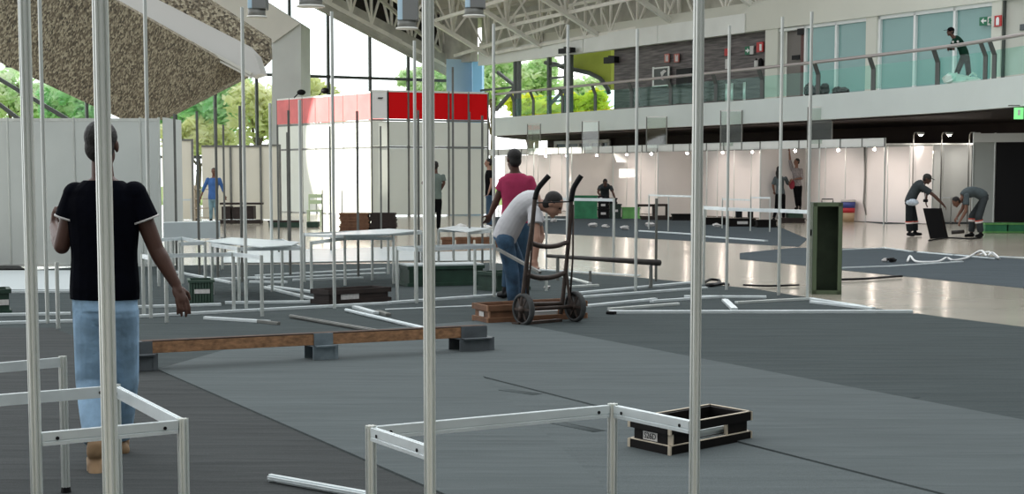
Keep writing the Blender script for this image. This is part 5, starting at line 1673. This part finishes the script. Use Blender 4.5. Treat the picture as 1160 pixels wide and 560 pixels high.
# ================================================================== PEOPLE
def remesh_obj(name, bm, m, parent, voxel, smooth=3):
    bmesh.ops.recalc_face_normals(bm, faces=bm.faces)
    me = bpy.data.meshes.new(name + '_raw')
    bm.to_mesh(me); bm.free()
    o = bpy.data.objects.new(name + '_raw', me)
    COL.objects.link(o)
    r = o.modifiers.new('r', 'REMESH'); r.mode = 'VOXEL'; r.voxel_size = voxel
    if smooth:
        s = o.modifiers.new('s', 'SMOOTH'); s.factor = .5; s.iterations = smooth
    dg = bpy.context.evaluated_depsgraph_get()
    me2 = bpy.data.meshes.new_from_object(o.evaluated_get(dg))
    bpy.data.objects.remove(o)
    bpy.data.meshes.remove(me)
    me2.name = name
    me2.transform(Matrix.Translation(-WLOC[parent.name]))
    me2.materials.clear()
    o2 = link_mesh(name, me2, m, parent, True)
    o2.parent = parent
    WLOC[o2.name] = WLOC[parent.name]
    return o2

def ell_ring(c, right, fwd, rx, ry, n=20):
    return [c + right * rx * math.cos(2 * PI * k / n) + fwd * ry * math.sin(2 * PI * k / n) for k in range(n)]

def torso(bm, pel, neck, right, secs, S, curve=None, lo=0.0, hi=1.0, grow=0.0, n=20):
    """stack of elliptical sections from pelvis to neck base; secs: (t, half width, half depth)"""
    axis = (neck - pel)
    def at(t):
        p = pel + axis * t
        if curve is not None:
            p = p + curve * (4 * t * (1 - t))
        return p
    ts = [s for s in secs if lo <= s[0] <= hi]
    def interp(t):
        for a, b in zip(secs[:-1], secs[1:]):
            if a[0] <= t <= b[0]:
                k = (t - a[0]) / (b[0] - a[0])
                return (t, a[1] + (b[1] - a[1]) * k, a[2] + (b[2] - a[2]) * k)
        return (t,) + (secs[0][1:] if t < secs[0][0] else secs[-1][1:])
    N = 12
    rings = []
    for i in range(N + 1):
        t = lo + (hi - lo) * i / N
        _, rx, ry = interp(t)
        tang = (at(t + .02) - at(t - .02)).normalized()
        f = right.cross(tang).normalized()
        r = tang.cross(f).normalized()
        if r.dot(right) < 0:
            r = -r
        rings.append(ell_ring(at(t), r, f, rx * S + grow, ry * S + grow, n))
    loft(bm, rings)

SKIN = {}
def skin_mat(name, c):
    if name not in SKIN:
        m = mat('skin_' + name, c, .55, 0, .08, 14)
        SKIN[name] = m
    return SKIN[name]

def hand(bm, wrist, dirv, palm_n, S, side, curl=.5, spread=.16):
    """palm, four unequal bent fingers and a thumb leaving the side of the palm"""
    d = Vector(dirv).normalized()
    nrm = Vector(palm_n)
    nrm = (nrm - d * nrm.dot(d)).normalized()
    s = d.cross(nrm).normalized() * side
    L = .095 * S
    pc = wrist + d * L * .55
    ball(bm, pc, (L * .60, .040 * S, .017 * S), d, nrm, 14, 10)
    capsule(bm, wrist, wrist + d * L * .4, .026 * S, .024 * S, 10)
    for i, (o, ln) in enumerate(((.034, .072), (.012, .082), (-.011, .076), (-.032, .060))):
        b0 = wrist + d * L * 1.0 + s * o * S
        dd = (d + s * o * spread * 22 * S * .3).normalized()
        c1 = curl * (.7 + .12 * i)
        d1 = (dd * math.cos(c1) + nrm * math.sin(c1)).normalized()
        d2 = (dd * math.cos(c1 * 2.1) + nrm * math.sin(c1 * 2.1)).normalized()
        p1 = b0 + d1 * ln * .52 * S
        p2 = p1 + d2 * ln * .48 * S
        capsule(bm, b0 - d * .012 * S, p1, .0092 * S, .0082 * S, 8)
        capsule(bm, p1, p2, .0088 * S, .0075 * S, 8)
    t0 = wrist + d * L * .38 + s * .030 * S
    t1 = t0 + (d * .6 + s * .75 + nrm * .25).normalized() * .040 * S
    t2 = t1 + (d * .9 + s * .25 + nrm * .35).normalized() * .032 * S
    capsule(bm, t0, t1, .013 * S, .011 * S, 8)
    capsule(bm, t1, t2, .011 * S, .009 * S, 8)

SEC_M = [(0, .155, .105), (.12, .158, .112), (.38, .142, .102), (.62, .160, .112), (.78, .176, .108), (.88, .166, .088), (.94, .122, .072), (.98, .075, .060), (1.0, .060, .055)]
SEC_F = [(0, .155, .105), (.12, .150, .108), (.38, .122, .092), (.62, .140, .110), (.80, .150, .100), (.90, .132, .080), (.97, .080, .058), (1.0, .050, .050)]

def person(label, loc, J, skin, shirt=None, trousers=None, hair=None, S=1.0, voxel=.012, face=(0, -1, 0), headup=(0, 0, 1), curve=None, secs=SEC_M,
           sleeve=.55, shoe=None, cap=None, longhair=False, shirt_lo=.0, hems=None, group=None, shorts=None, palm=None, curl=(.5, .5), name='person', bands=None, toes=None, cuff=None,
           loose=.014, cargo=0.0, detail=True):
    t = thing(name, loc, label, 'person', group)
    V = Vector
    pel, neck, head = J['pel'], J['neck'], J['head']
    right = (J['shR'] - J['shL']).normalized()
    sk = skin_mat(*skin)
    hu = V(headup).normalized(); hf = V(face); hf = (hf - hu * hf.dot(hu)).normalized(); hr = hf.cross(hu).normalized()
    # ---- body
    bm = B()
    torso(bm, pel, neck, right, secs, S * .96, curve)
    capsule(bm, neck - (neck - pel).normalized() * .05 * S, head - hu * .06 * S - hf * .015 * S, .060 * S, .052 * S)
    ball(bm, head + hu * .03 * S - hf * .012 * S, (.098 * S, .076 * S, .092 * S), hf, hu)
    ball(bm, head - hu * .045 * S + hf * .022 * S, (.068 * S, .056 * S, .070 * S), hf, hu)
    ball(bm, head - hu * .10 * S + hf * .060 * S, (.024 * S, .028 * S, .022 * S), hf, hu)
    capsule(bm, head + hf * .088 * S + hu * .012 * S, head + hf * .108 * S - hu * .028 * S, .010 * S, .015 * S, 8)
    ball(bm, head + hf * .078 * S + hu * .030 * S, (.018 * S, .048 * S, .010 * S), hf, hu)
    ball(bm, head + hf * .082 * S - hu * .062 * S, (.016 * S, .026 * S, .011 * S), hf, hu)
    for s in (-1, 1):
        ball(bm, head + hr * s * .078 * S - hf * .012 * S - hu * .005 * S, (.020 * S, .011 * S, .032 * S), hf, hu, 10, 8)
    for sd, k in (('L', 0), ('R', 1)):
        sh, el, wr = J['sh' + sd], J['el' + sd], J['wr' + sd]
        capsule(bm, sh, el, .052 * S, .041 * S)
        md = el.lerp(wr, .25)
        capsule(bm, el, md, .041 * S, .043 * S); capsule(bm, md, wr, .043 * S, .028 * S)
        hd = J.get('hd' + sd)
        hdir = (hd - wr) if hd is not None else (wr - el)
        pn = palm[k] if palm else (hf if abs(hdir.normalized().dot(hf)) < .8 else -UP)
        hand(bm, wr, hdir, pn, S, -1 if sd == 'L' else 1, curl[k])
        hp, kn, an = J['hp' + sd], J['kn' + sd], J['an' + sd]
        capsule(bm, hp, kn, .082 * S, .054 * S)
        cf = kn.lerp(an, .3)
        capsule(bm, kn, cf, .054 * S, .056 * S); capsule(bm, cf, an, .055 * S, .037 * S)
    obj_body = remesh_obj('body', bm, sk, t, voxel, 3 if voxel > .007 else 2)
    # ---- eyes and mouth
    if detail:
        for s in (-1, 1):
            bm = B(); ball(bm, head + hf * .083 * S + hr * s * .032 * S + hu * .010 * S, (.010 * S, .014 * S, .008 * S), hf, hu, 10, 6)
            obj('eye', bm, BLACK, t, True)
        bm = B(); ball(bm, head + hf * .091 * S - hu * .062 * S, (.009 * S, .024 * S, .006 * S), hf, hu, 10, 6); obj('mouth', bm, mat('lip', (.16, .06, .05), .6), t, True)
    # ---- hair or cap
    if hair:
        bm = B()
        ball(bm, head + hu * .042 * S - hf * .026 * S, (.100 * S, .083 * S, .090 * S), hf, hu)
        ball(bm, head - hf * .052 * S - hu * .015 * S, (.062 * S, .076 * S, .075 * S), hf, hu)
        if longhair:
            ball(bm, head - hf * .06 * S - hu * .12 * S, (.065 * S, .10 * S, .16 * S), hf, hu)
            ball(bm, head - hf * .06 * S - hu * .26 * S, (.05 * S, .085 * S, .13 * S), hf, hu)
        remesh_obj('hair', bm, hair, t, max(voxel * .8, .006), 2)
    if cap:
        bm = B()
        ball(bm, head + hu * .050 * S - hf * .014 * S, (.108 * S, .088 * S, .086 * S), hf, hu)
        c = remesh_obj('cap', bm, cap, t, .012, 2)
        bm = B(); box(bm, head + hf * .13 * S + hu * .045 * S, (.10 * S, .13 * S, .012 * S), hf - hu * .15, hu, bevel=.005); obj('brim', bm, cap, c)
    # ---- shirt
    if shirt:
        bm = B()
        torso(bm, pel, neck, right, secs, S * .985, curve, lo=shirt_lo, hi=.975, grow=loose)
        for sd in 'LR':
            sh, el, wr = J['sh' + sd], J['el' + sd], J['wr' + sd]
            ball(bm, sh, (.057 * S + loose * .5,) * 3)
            if sleeve <= 1:
                cyl(bm, sh, sh.lerp(el, sleeve), .055 * S + loose * .5, .055 * S + loose, 16)
            else:
                capsule(bm, sh, el, .060 * S + loose * .5, .050 * S + loose * .4)
                cyl(bm, el, el.lerp(wr, sleeve - 1), .050 * S + loose * .4, .036 * S + loose * .4, 14)
        so = remesh_obj('shirt', bm, shirt, t, voxel, 2)
        if cuff:
            for sd in 'LR':
                sh, el = J['sh' + sd], J['el' + sd]
                bm = B()
                p = sh.lerp(el, sleeve)
                d = (el - sh).normalized()
                cyl(bm, p - d * .004 * S, p + d * .006, .0575 * S + loose, .058 * S + loose, 24)
                part_label(obj('sleeve_trim', bm, cuff, so, True), 'white piping at the sleeve end')
    # ---- trousers
    if trousers:
        bm = B()
        torso(bm, pel, neck, right, secs, S * .985, curve, lo=-.07, hi=.16, grow=.010)
        capsule(bm, J['hpL'].lerp(pel, .1), J['hpR'].lerp(pel, .1), .098 * S, .098 * S, 16)
        for sd in 'LR':
            hp, kn, an = J['hp' + sd], J['kn' + sd], J['an' + sd]
            kr = .064 * S + cargo
            capsule(bm, hp, kn, .092 * S, kr, 16)
            if shorts:
                pass
            else:
                e = kn.lerp(an, .93)
                md = kn.lerp(an, .45)
                capsule(bm, kn, md, kr, .060 * S + cargo * .9, 16)
                cyl(bm, md, e, .060 * S + cargo * .9, .052 * S + cargo * .8, 16)
        tr = remesh_obj('trousers', bm, trousers, t, voxel, 2)
        if bands:
            for sd in 'LR':
                kn, an = J['kn' + sd], J['an' + sd]
                for (a, b, m, nm) in ((.12, .20, bands[1], 'red_band'), (.20, .32, bands[0], 'reflective_band')):
                    bm = B(); cyl(bm, kn.lerp(an, a), kn.lerp(an, b), .072 * S + cargo, .071 * S + cargo, 18); part_label(obj(nm, bm, m, tr, True), 'reflective band on the trouser leg' if nm[1] == 'e' and m is bands[0] else 'red band on the trouser leg')
    # ---- shoes
    for sd in 'LR':
        an = J['an' + sd]
        to = J['to' + sd]
        d = (to - an); dz = Vector((d.x, d.y, 0)).normalized()
        heel = an + (an - to).normalized() * 0 + Vector((0, 0, -.055 * S)) - dz * .045 * S
        bm = B()
        m_ = shoe or BLACK
        capsule(bm, an - UP * .0, an - UP * .03 * S, .044 * S, .046 * S)
        capsule(bm, heel, heel.lerp(to, .55), .040 * S, .046 * S)
        capsule(bm, heel.lerp(to, .5), to, .046 * S, .036 * S)
        so = remesh_obj('shoe', bm, m_, t, max(voxel * .8, .007), 2)
        if toes:
            bm = B()
            nrm = (to - heel).normalized().cross(Vector((-dz.y, dz.x, 0))).normalized()
            if nrm.z < 0: nrm = -nrm
            bar(bm, heel - nrm * .036 * S - (to - heel) * .12, to - nrm * .036 * S + (to - heel) * .12, .088 * S, .022 * S, up=nrm, bevel=.008)
            part_label(obj('sole', bm, toes, so), 'tan shoe sole')
    return t

HAIRK = mat('black_hair', (.012, .010, .009), .7, 0, .3, 60, .4, 120)
JEANS_L = mat('light_blue_jeans', (.33, .51, .70), .85, 0, .35, 6, .9, 9)
JEANS_B = mat('mid_blue_jeans', (.040, .092, .160), .85, 0, .6, 7, .4, 14)
JEANS_D = mat('dark_jeans', (.03, .07, .12), .85, 0, .3, 7)
NAVY = mat('navy_cloth', (.0022, .0028, .0062), .95, 0, .3, 8, .5, 9, spec=.08)
WHITE_T = mat('white_shirt_cloth', (.56, .56, .58), .9, 0, .06, 6, .6, 9)
PINK = mat('pink_shirt_cloth', (.40, .030, .10), .9, 0, .15, 6, .4, 10)
BLUE_S = mat('blue_shirt_cloth', (.06, .16, .42), .9, 0, .2, 6)
GREY_S = mat('grey_green_cloth', (.15, .19, .17), .9, 0, .15, 6, spec=0.08)
GREY_D = mat('dark_grey_cloth', (.05, .058, .062), .9, 0, .2, 6, spec=0.08)
GREY_M = mat('slate_work_cloth', (.085, .105, .112), .9, 0, .2, 6, spec=0.08)
BLACKC = mat('black_cloth', (.006, .006, .007), .95, 0, .2, 6, spec=0.08)
DKGREEN = mat('dark_green_cloth', (.008, .035, .022), .9, 0, .2, 6, spec=0.08)
STRIPE = mat('grey_check_cloth', (.24, .22, .22), .9, 0, .4, 30)
REFL = mat('reflective_band', (.80, .72, .70), .4)
REDB = mat('red_band', (.62, .10, .06), .6)
SK_B = ('deep_brown', (.095, .042, .028))
SK_M = ('brown', (.20, .095, .06))
SK_L = ('tan', (.36, .20, .14))

def PJ(Y, d):
    """joint pixels (x, y, depth offset) -> places"""
    out = {}
    for k, v in d.items():
        out[k] = W(v[0], v[1], Y + (v[2] if len(v) > 2 else 0))
    return out

# 1 man walking away in a navy shirt
Y = 8.15
J = PJ(Y, dict(head=(116, 165, .02), neck=(117, 201), shL=(86, 221), shR=(152, 220), elL=(70, 279, .0), wrL=(62, 258, .24), hdL=(60, 246, .34), elR=(177, 283, .03), wrR=(199, 322, .02), hdR=(208, 346, .0),
     pel=(119, 342), hpL=(103, 352, 0), hpR=(137, 352, 0), knL=(101, 432, .05), knR=(142, 432, .16), anL=(108, 506, -.16), anR=(137, 497, .42), toL=(109, 539, -.20), toR=(131, 509, .62)))
person('man in a navy polo shirt and light jeans walking away, back turned', (W(118, 528, Y).x, Y, 0), J, SK_B, NAVY, JEANS_L, HAIRK, 1.0, .0055, face=(0.05, 1, 0), sleeve=.46, cuff=LABELW, shoe=mat('tan_shoe', (.30, .19, .10), .7, 0, .3, 8), toes=mat('tan_sole', (.45, .33, .20), .7, 0, .2, 10),
       secs=[(0, .160, .105), (.12, .163, .112), (.38, .150, .102), (.62, .166, .112), (.78, .182, .108), (.88, .172, .088), (.94, .125, .072), (.98, .075, .060), (1.0, .060, .055)],
       palm=[(1, 0, 0), (-.6, .5, 0)], curl=(.5, .30), shirt_lo=.02, loose=.020, cargo=.006)

# 2 man in white bending over the truck
Y = 17.35
J = PJ(Y, dict(head=(627, 232, -.18), neck=(612, 226, -.08), shL=(606, 238, .12), shR=(605, 240, -.24), elL=(613, 268, .10), wrL=(603, 290, -.1), hdL=(604, 302, -.2), elR=(608, 270, -.38), wrR=(606, 294, -.42), hdR=(606, 303, -.46),
     pel=(572, 268), hpL=(575, 272, .12), hpR=(572, 272, -.12), knL=(590, 308, .16), knR=(580, 309, -.10), anL=(592, 346, .2), anR=(582, 347, -.05), toL=(604, 351.5, .1), toR=(571, 353, -.1)))
person('man in a white shirt and blue jeans bending down at the hand truck', (W(582, 345, Y).x, Y, 0), J, SK_L, WHITE_T, JEANS_B, HAIRK, 1.05, .010, face=(.80, -.25, -.55), headup=(.55, -.1, .80), curve=Vector((-.02, 0, .09)), sleeve=.5, shoe=BLACK,
       palm=[(-.3, -.8, -.3), (.3, -.9, 0)], curl=(.9, .9), loose=.026, cargo=.012, shirt_lo=-.04)
# 3 man in pink behind him
Y = 19.4
J = PJ(Y, dict(head=(581.5, 181), neck=(584, 195), shL=(571, 206, 0), shR=(600, 205, 0), elL=(563, 226, .05), wrL=(556, 242, .1), elR=(606, 228, .0), wrR=(604, 246, .15), pel=(584, 253), hpL=(577, 257), hpR=(591, 257), knL=(576, 295), knR=(591, 295, .1), anL=(573, 328), anR=(590, 328, .1), toL=(566, 334, .12), toR=(586, 332, .3)))
person('man in a pink shirt standing turned away behind the bending man', (W(580, 338, Y).x, Y, 0), J, SK_B, PINK, JEANS_D, HAIRK, 1.05, .011, face=(-.45, .9, 0), sleeve=.5, loose=.016)
# 4 man in blue
Y = 51.5
J = PJ(Y, dict(head=(242, 194.5), neck=(242, 201), shL=(248.5, 203.5), shR=(235.5, 203.5), elL=(252, 213), wrL=(254.5, 222), elR=(231, 213), wrR=(228, 222), pel=(241.5, 226), hpL=(244.5, 227), hpR=(239, 227), knL=(245, 239), knR=(239, 239), anL=(245.5, 249), anR=(239, 249), toL=(246, 252, -.25), toR=(239, 252, -.25)))
person('man in a bright blue shirt walking toward us before the cream panels', (J['anL'].x, Y, 0), J, SK_M, BLUE_S, mat('teal_jeans', (.20, .33, .38), .9, 0, .3, 6), HAIRK, .95, .014, sleeve=1.5, loose=.02)
# 5 man in grey behind the tall post
Y = 43.0
J = PJ(Y, dict(head=(493.5, 188), neck=(493.5, 196), shR=(502, 200), shL=(485, 200), elL=(479, 207.5, .1), wrL=(485, 213, .25), elR=(503, 207.5, .0), wrR=(499, 216, .2), pel=(493.5, 226), hpL=(490, 228), hpR=(497, 228), knL=(490, 245), knR=(497, 245), anL=(490, 260), anR=(496.5, 260), toL=(490, 263, .2), toR=(496.5, 263, .2)))
person('man in a grey green shirt half hidden behind the square frame tall post', (W(493, 263, Y).x, Y, 0), J, SK_B, GREY_S, BLACKC, HAIRK, 1.0, .014, face=(.2, 1, 0), sleeve=.7)
# 6 man in black shirt
Y = 45.5
J = PJ(Y, dict(head=(553, 184.5), neck=(554, 192), shL=(556, 196, -.18), shR=(553.5, 196, .18), elL=(557, 208, -.22), wrL=(554, 217, -.25), elR=(553, 208, .25), wrR=(551, 217, .25), pel=(554.5, 222), hpL=(554.5, 224, -.1), hpR=(554, 224, .1), knL=(554.5, 241, -.1), knR=(553, 241, .1), anL=(556, 256, -.1), anR=(553, 256, .1), toL=(552, 258, -.1), toR=(549, 258, .1)))
person('man in a black shirt and jeans standing between two posts near the stand', (W(554, 258, Y).x, Y, 0), J, SK_L, BLACKC, JEANS_D, HAIRK, 1.0, .014, face=(-1, -.1, 0), sleeve=.5)
# 7 worker crouching over the green crates
Y = 57.3
J = PJ(Y, dict(head=(685.5, 207, -.35), neck=(685.5, 209.5, -.12), shL=(692, 212), shR=(679.5, 212), elL=(694.5, 219, -.15), wrL=(697, 226, -.3), elR=(677.5, 218, -.15), wrR=(680, 222, -.38), pel=(685, 224, .3), hpL=(688.5, 226, .25), hpR=(682, 226, .25), knL=(689, 239, .1), knR=(681, 239, .1), anL=(688.5, 244.7, .2), anR=(682, 244.7, .2), toL=(689, 246.4, -.05), toR=(681.5, 246.4, -.05)))
person('worker in dark grey bending forward behind the black boxes', (W(685, 247, Y).x, Y, 0), J, SK_B, GREY_D, BLACKC, HAIRK, 1.0, .014, face=(0, -.8, -.6), headup=(0, -.6, .8), curve=Vector((0, 0, .08)), sleeve=.6)
# 8 dark haired woman
Y = 54.0
J = PJ(Y, dict(head=(882.5, 192.5), neck=(883, 199), shL=(878.5, 202), shR=(890, 202), elL=(875.5, 210), wrL=(877, 217, .1), elR=(893, 209, .15), wrR=(895, 206, .0), pel=(884, 220), hpL=(881, 222), hpR=(887, 222), knL=(879.5, 236), knR=(887.5, 236), anL=(876.5, 247.5), anR=(887.5, 247), toL=(874.5, 249.5, .1), toR=(888, 249, .2)))
person('dark haired woman in grey top and black trousers standing in the booth', (W(883, 250, Y).x, Y, 0), J, SK_M, GREY_M, BLACKC, HAIRK, .96, .014, face=(.5, .85, 0), sleeve=.9, longhair=True, secs=SEC_F)
# 9 woman reaching up, standing on a crate
Y = 54.3
J = PJ(Y, dict(head=(902.3, 183.5), neck=(902, 190), shL=(897.5, 192.5, .05), shR=(907.5, 193), elL=(895, 182.5, .05), wrL=(894.3, 172, .1), hdL=(894, 168, .1), elR=(908.5, 202, -.05), wrR=(901, 203, -.2), pel=(903, 211), hpL=(901, 212), hpR=(906, 212), knL=(902, 225), knR=(906, 225), anL=(903, 234.2), anR=(906.5, 234.2), toL=(901, 236.3, -.2), toR=(906, 236.3, -.2)))
w9 = person('woman in a grey checked shirt standing on a crate, one arm raised', (J['anL'].x, Y, .37), J, SK_M, STRIPE, BLACKC, HAIRK, .96, .014, face=(-.75, -.3, .3), sleeve=1.1, secs=SEC_F)
bm = B(); ball(bm, W(897, 209, Y - .12), (.10, .06, .17)); part_label(obj('red_cloth', bm, mat('dark_red_cloth', (.28, .03, .05), .9), w9, True), 'dark red cloth at the waist')
# 10 worker with the black case
Y = 39.8
J = PJ(Y, dict(head=(1050.5, 203, -.05), neck=(1046, 207), shL=(1042.5, 209.5, .16), shR=(1043, 210.5, -.18), elL=(1049, 219, .22), wrL=(1049, 228, .15), elR=(1058.5, 222, -.28), wrR=(1068.5, 232, -.3), hdR=(1072, 236, -.3), pel=(1030.5, 230), hpL=(1032.5, 232, .12), hpR=(1030, 232, -.12), knL=(1035.5, 249, .14), knR=(1030, 249, -.14), anL=(1036.5, 262.5, .14), anR=(1030.5, 263, -.12), toL=(1043, 265.5, .16), toR=(1035, 266.5, -.18)))
w10 = person('worker with dark cap and reflective leg bands bending over the black case', (W(1032, 267, Y).x, Y, 0), J, SK_B, GREY_D, mat('charcoal_work_trousers', (.022, .026, .029), .95, 0, .2, 6, spec=.08), HAIRK, 1.0, .012, face=(.85, -.35, -.35), headup=(.3, -.1, .9), curve=Vector((-.03, 0, .07)), sleeve=.7, cap=mat('dark_cap', (.03, .028, .025), .8), bands=(REFL, REDB), cargo=.03, loose=.03)
bm = B()
p = W(1033.5, 229.5, Y - .2)
rnd = random.Random(4)
ball(bm, p, (.16, .045, .075))
for v in bm.verts: v.co += Vector((rnd.uniform(-1, 1), 0, rnd.uniform(-1, 1))) * .018
part_label(obj('waist_cloth', bm, mat('pale_blue_cloth', (.62, .70, .78), .9, 0, .2, 12), w10, True), 'pale blue cloth tied at the waist')
bm = B(); tube(bm, [W(1046, 208, Y - .16), W(1049, 217, Y - .16), W(1047.5, 226, Y - .16)], .012, 6); part_label(obj('neck_cord', bm, LABELW, w10), 'pale cord hanging from the neck')
bm = B(); box(bm, W(1048.5, 227.5, Y - .16), (.12, .04, .07), bevel=.01); obj('hand_tool', bm, BLACK, w10)
# black case
a, b = G(1053.5, 270.5), G(1071.5, 270)
bm = B()
tl, tr_ = W(1045.5, 236.2, a.y), W(1064, 236.2, b.y)
prism(bm, [a, b, tr_, tl], Vector((.12, .22, 0)))
cs = tag(obj('black_case', bm, BLACK), 'flat black case standing tilted between the two bending workers', 'case')
# 11 worker bent over facing left
Y = 39.6
J = PJ(Y, dict(head=(1083, 229, -.05), neck=(1089.5, 223), shL=(1095, 222.5, -.2), shR=(1095, 221.5, .2), elL=(1094, 239, -.28), wrL=(1088, 250, -.3), elR=(1090, 237, .2), wrR=(1084, 246, .1), pel=(1114.5, 223), hpL=(1115, 225, -.12), hpR=(1115.5, 225, .12), knL=(1108.5, 247, -.18), knR=(1101.5, 245, .12), anL=(1111, 264, -.14), anR=(1100.5, 264, .14), toL=(1106, 267.5, -.2), toR=(1094, 267, .1)))
person('worker bent double with reflective leg bands, reaching to the floor', (W(1107, 268, Y).x, Y, 0), J, SK_M, GREY_M, GREY_D, HAIRK, 1.0, .012, face=(-.8, -.2, -.6), headup=(-.5, -.1, .6), curve=Vector((0, 0, .12)), sleeve=.6, bands=(REFL, REDB), cargo=.028, loose=.03, curl=(.9, .9))
bm = B(); cyl(bm, W(1078, 263.5, Y - .3), W(1092, 262.5, Y - .3), .05, .045, 10); tag(obj('cable_reel', bm, DARK, smooth=True), 'short dark roll at the hands of the bent worker', 'roll')
# 12 man leaning on the balcony railing
Y = 45.9
J = PJ(Y, dict(head=(1076.6, 36), neck=(1080.5, 42.5), shL=(1081, 46, -.2), shR=(1084.5, 45, .18), elL=(1077, 55, -.3), wrL=(1080, 55.5, -.5), elR=(1079, 54, .0), wrR=(1075.5, 55.5, -.35), pel=(1093, 63.5, .1), hpL=(1091, 65.5, -.05), hpR=(1095, 65.5, .15), knL=(1085, 80, -.1), knR=(1097, 80, .2), anL=(1081, 92.5, .0), anR=(1097, 93, .3), toL=(1078.5, 95.3, -.1), toR=(1094, 95.6, .2)))
lm = person('man in dark green jacket and cap leaning on the balcony handrail', (J['anL'].x, Y, ZB), J, SK_B, DKGREEN, BLACKC, HAIRK, 1.0, .012, face=(-.95, -.2, -.1), sleeve=1.7, cap=BLACKC, curve=Vector((.03, 0, .05)), cargo=.012, loose=.02)
for (x, y) in ((1079.5, 47.6), (1085, 47.2)):
    bm = B(); ball(bm, W(x, y, Y - .30), (.035, .02, .035), nu=8, nv=6); obj('jacket_badge', bm, LABELW, lm)
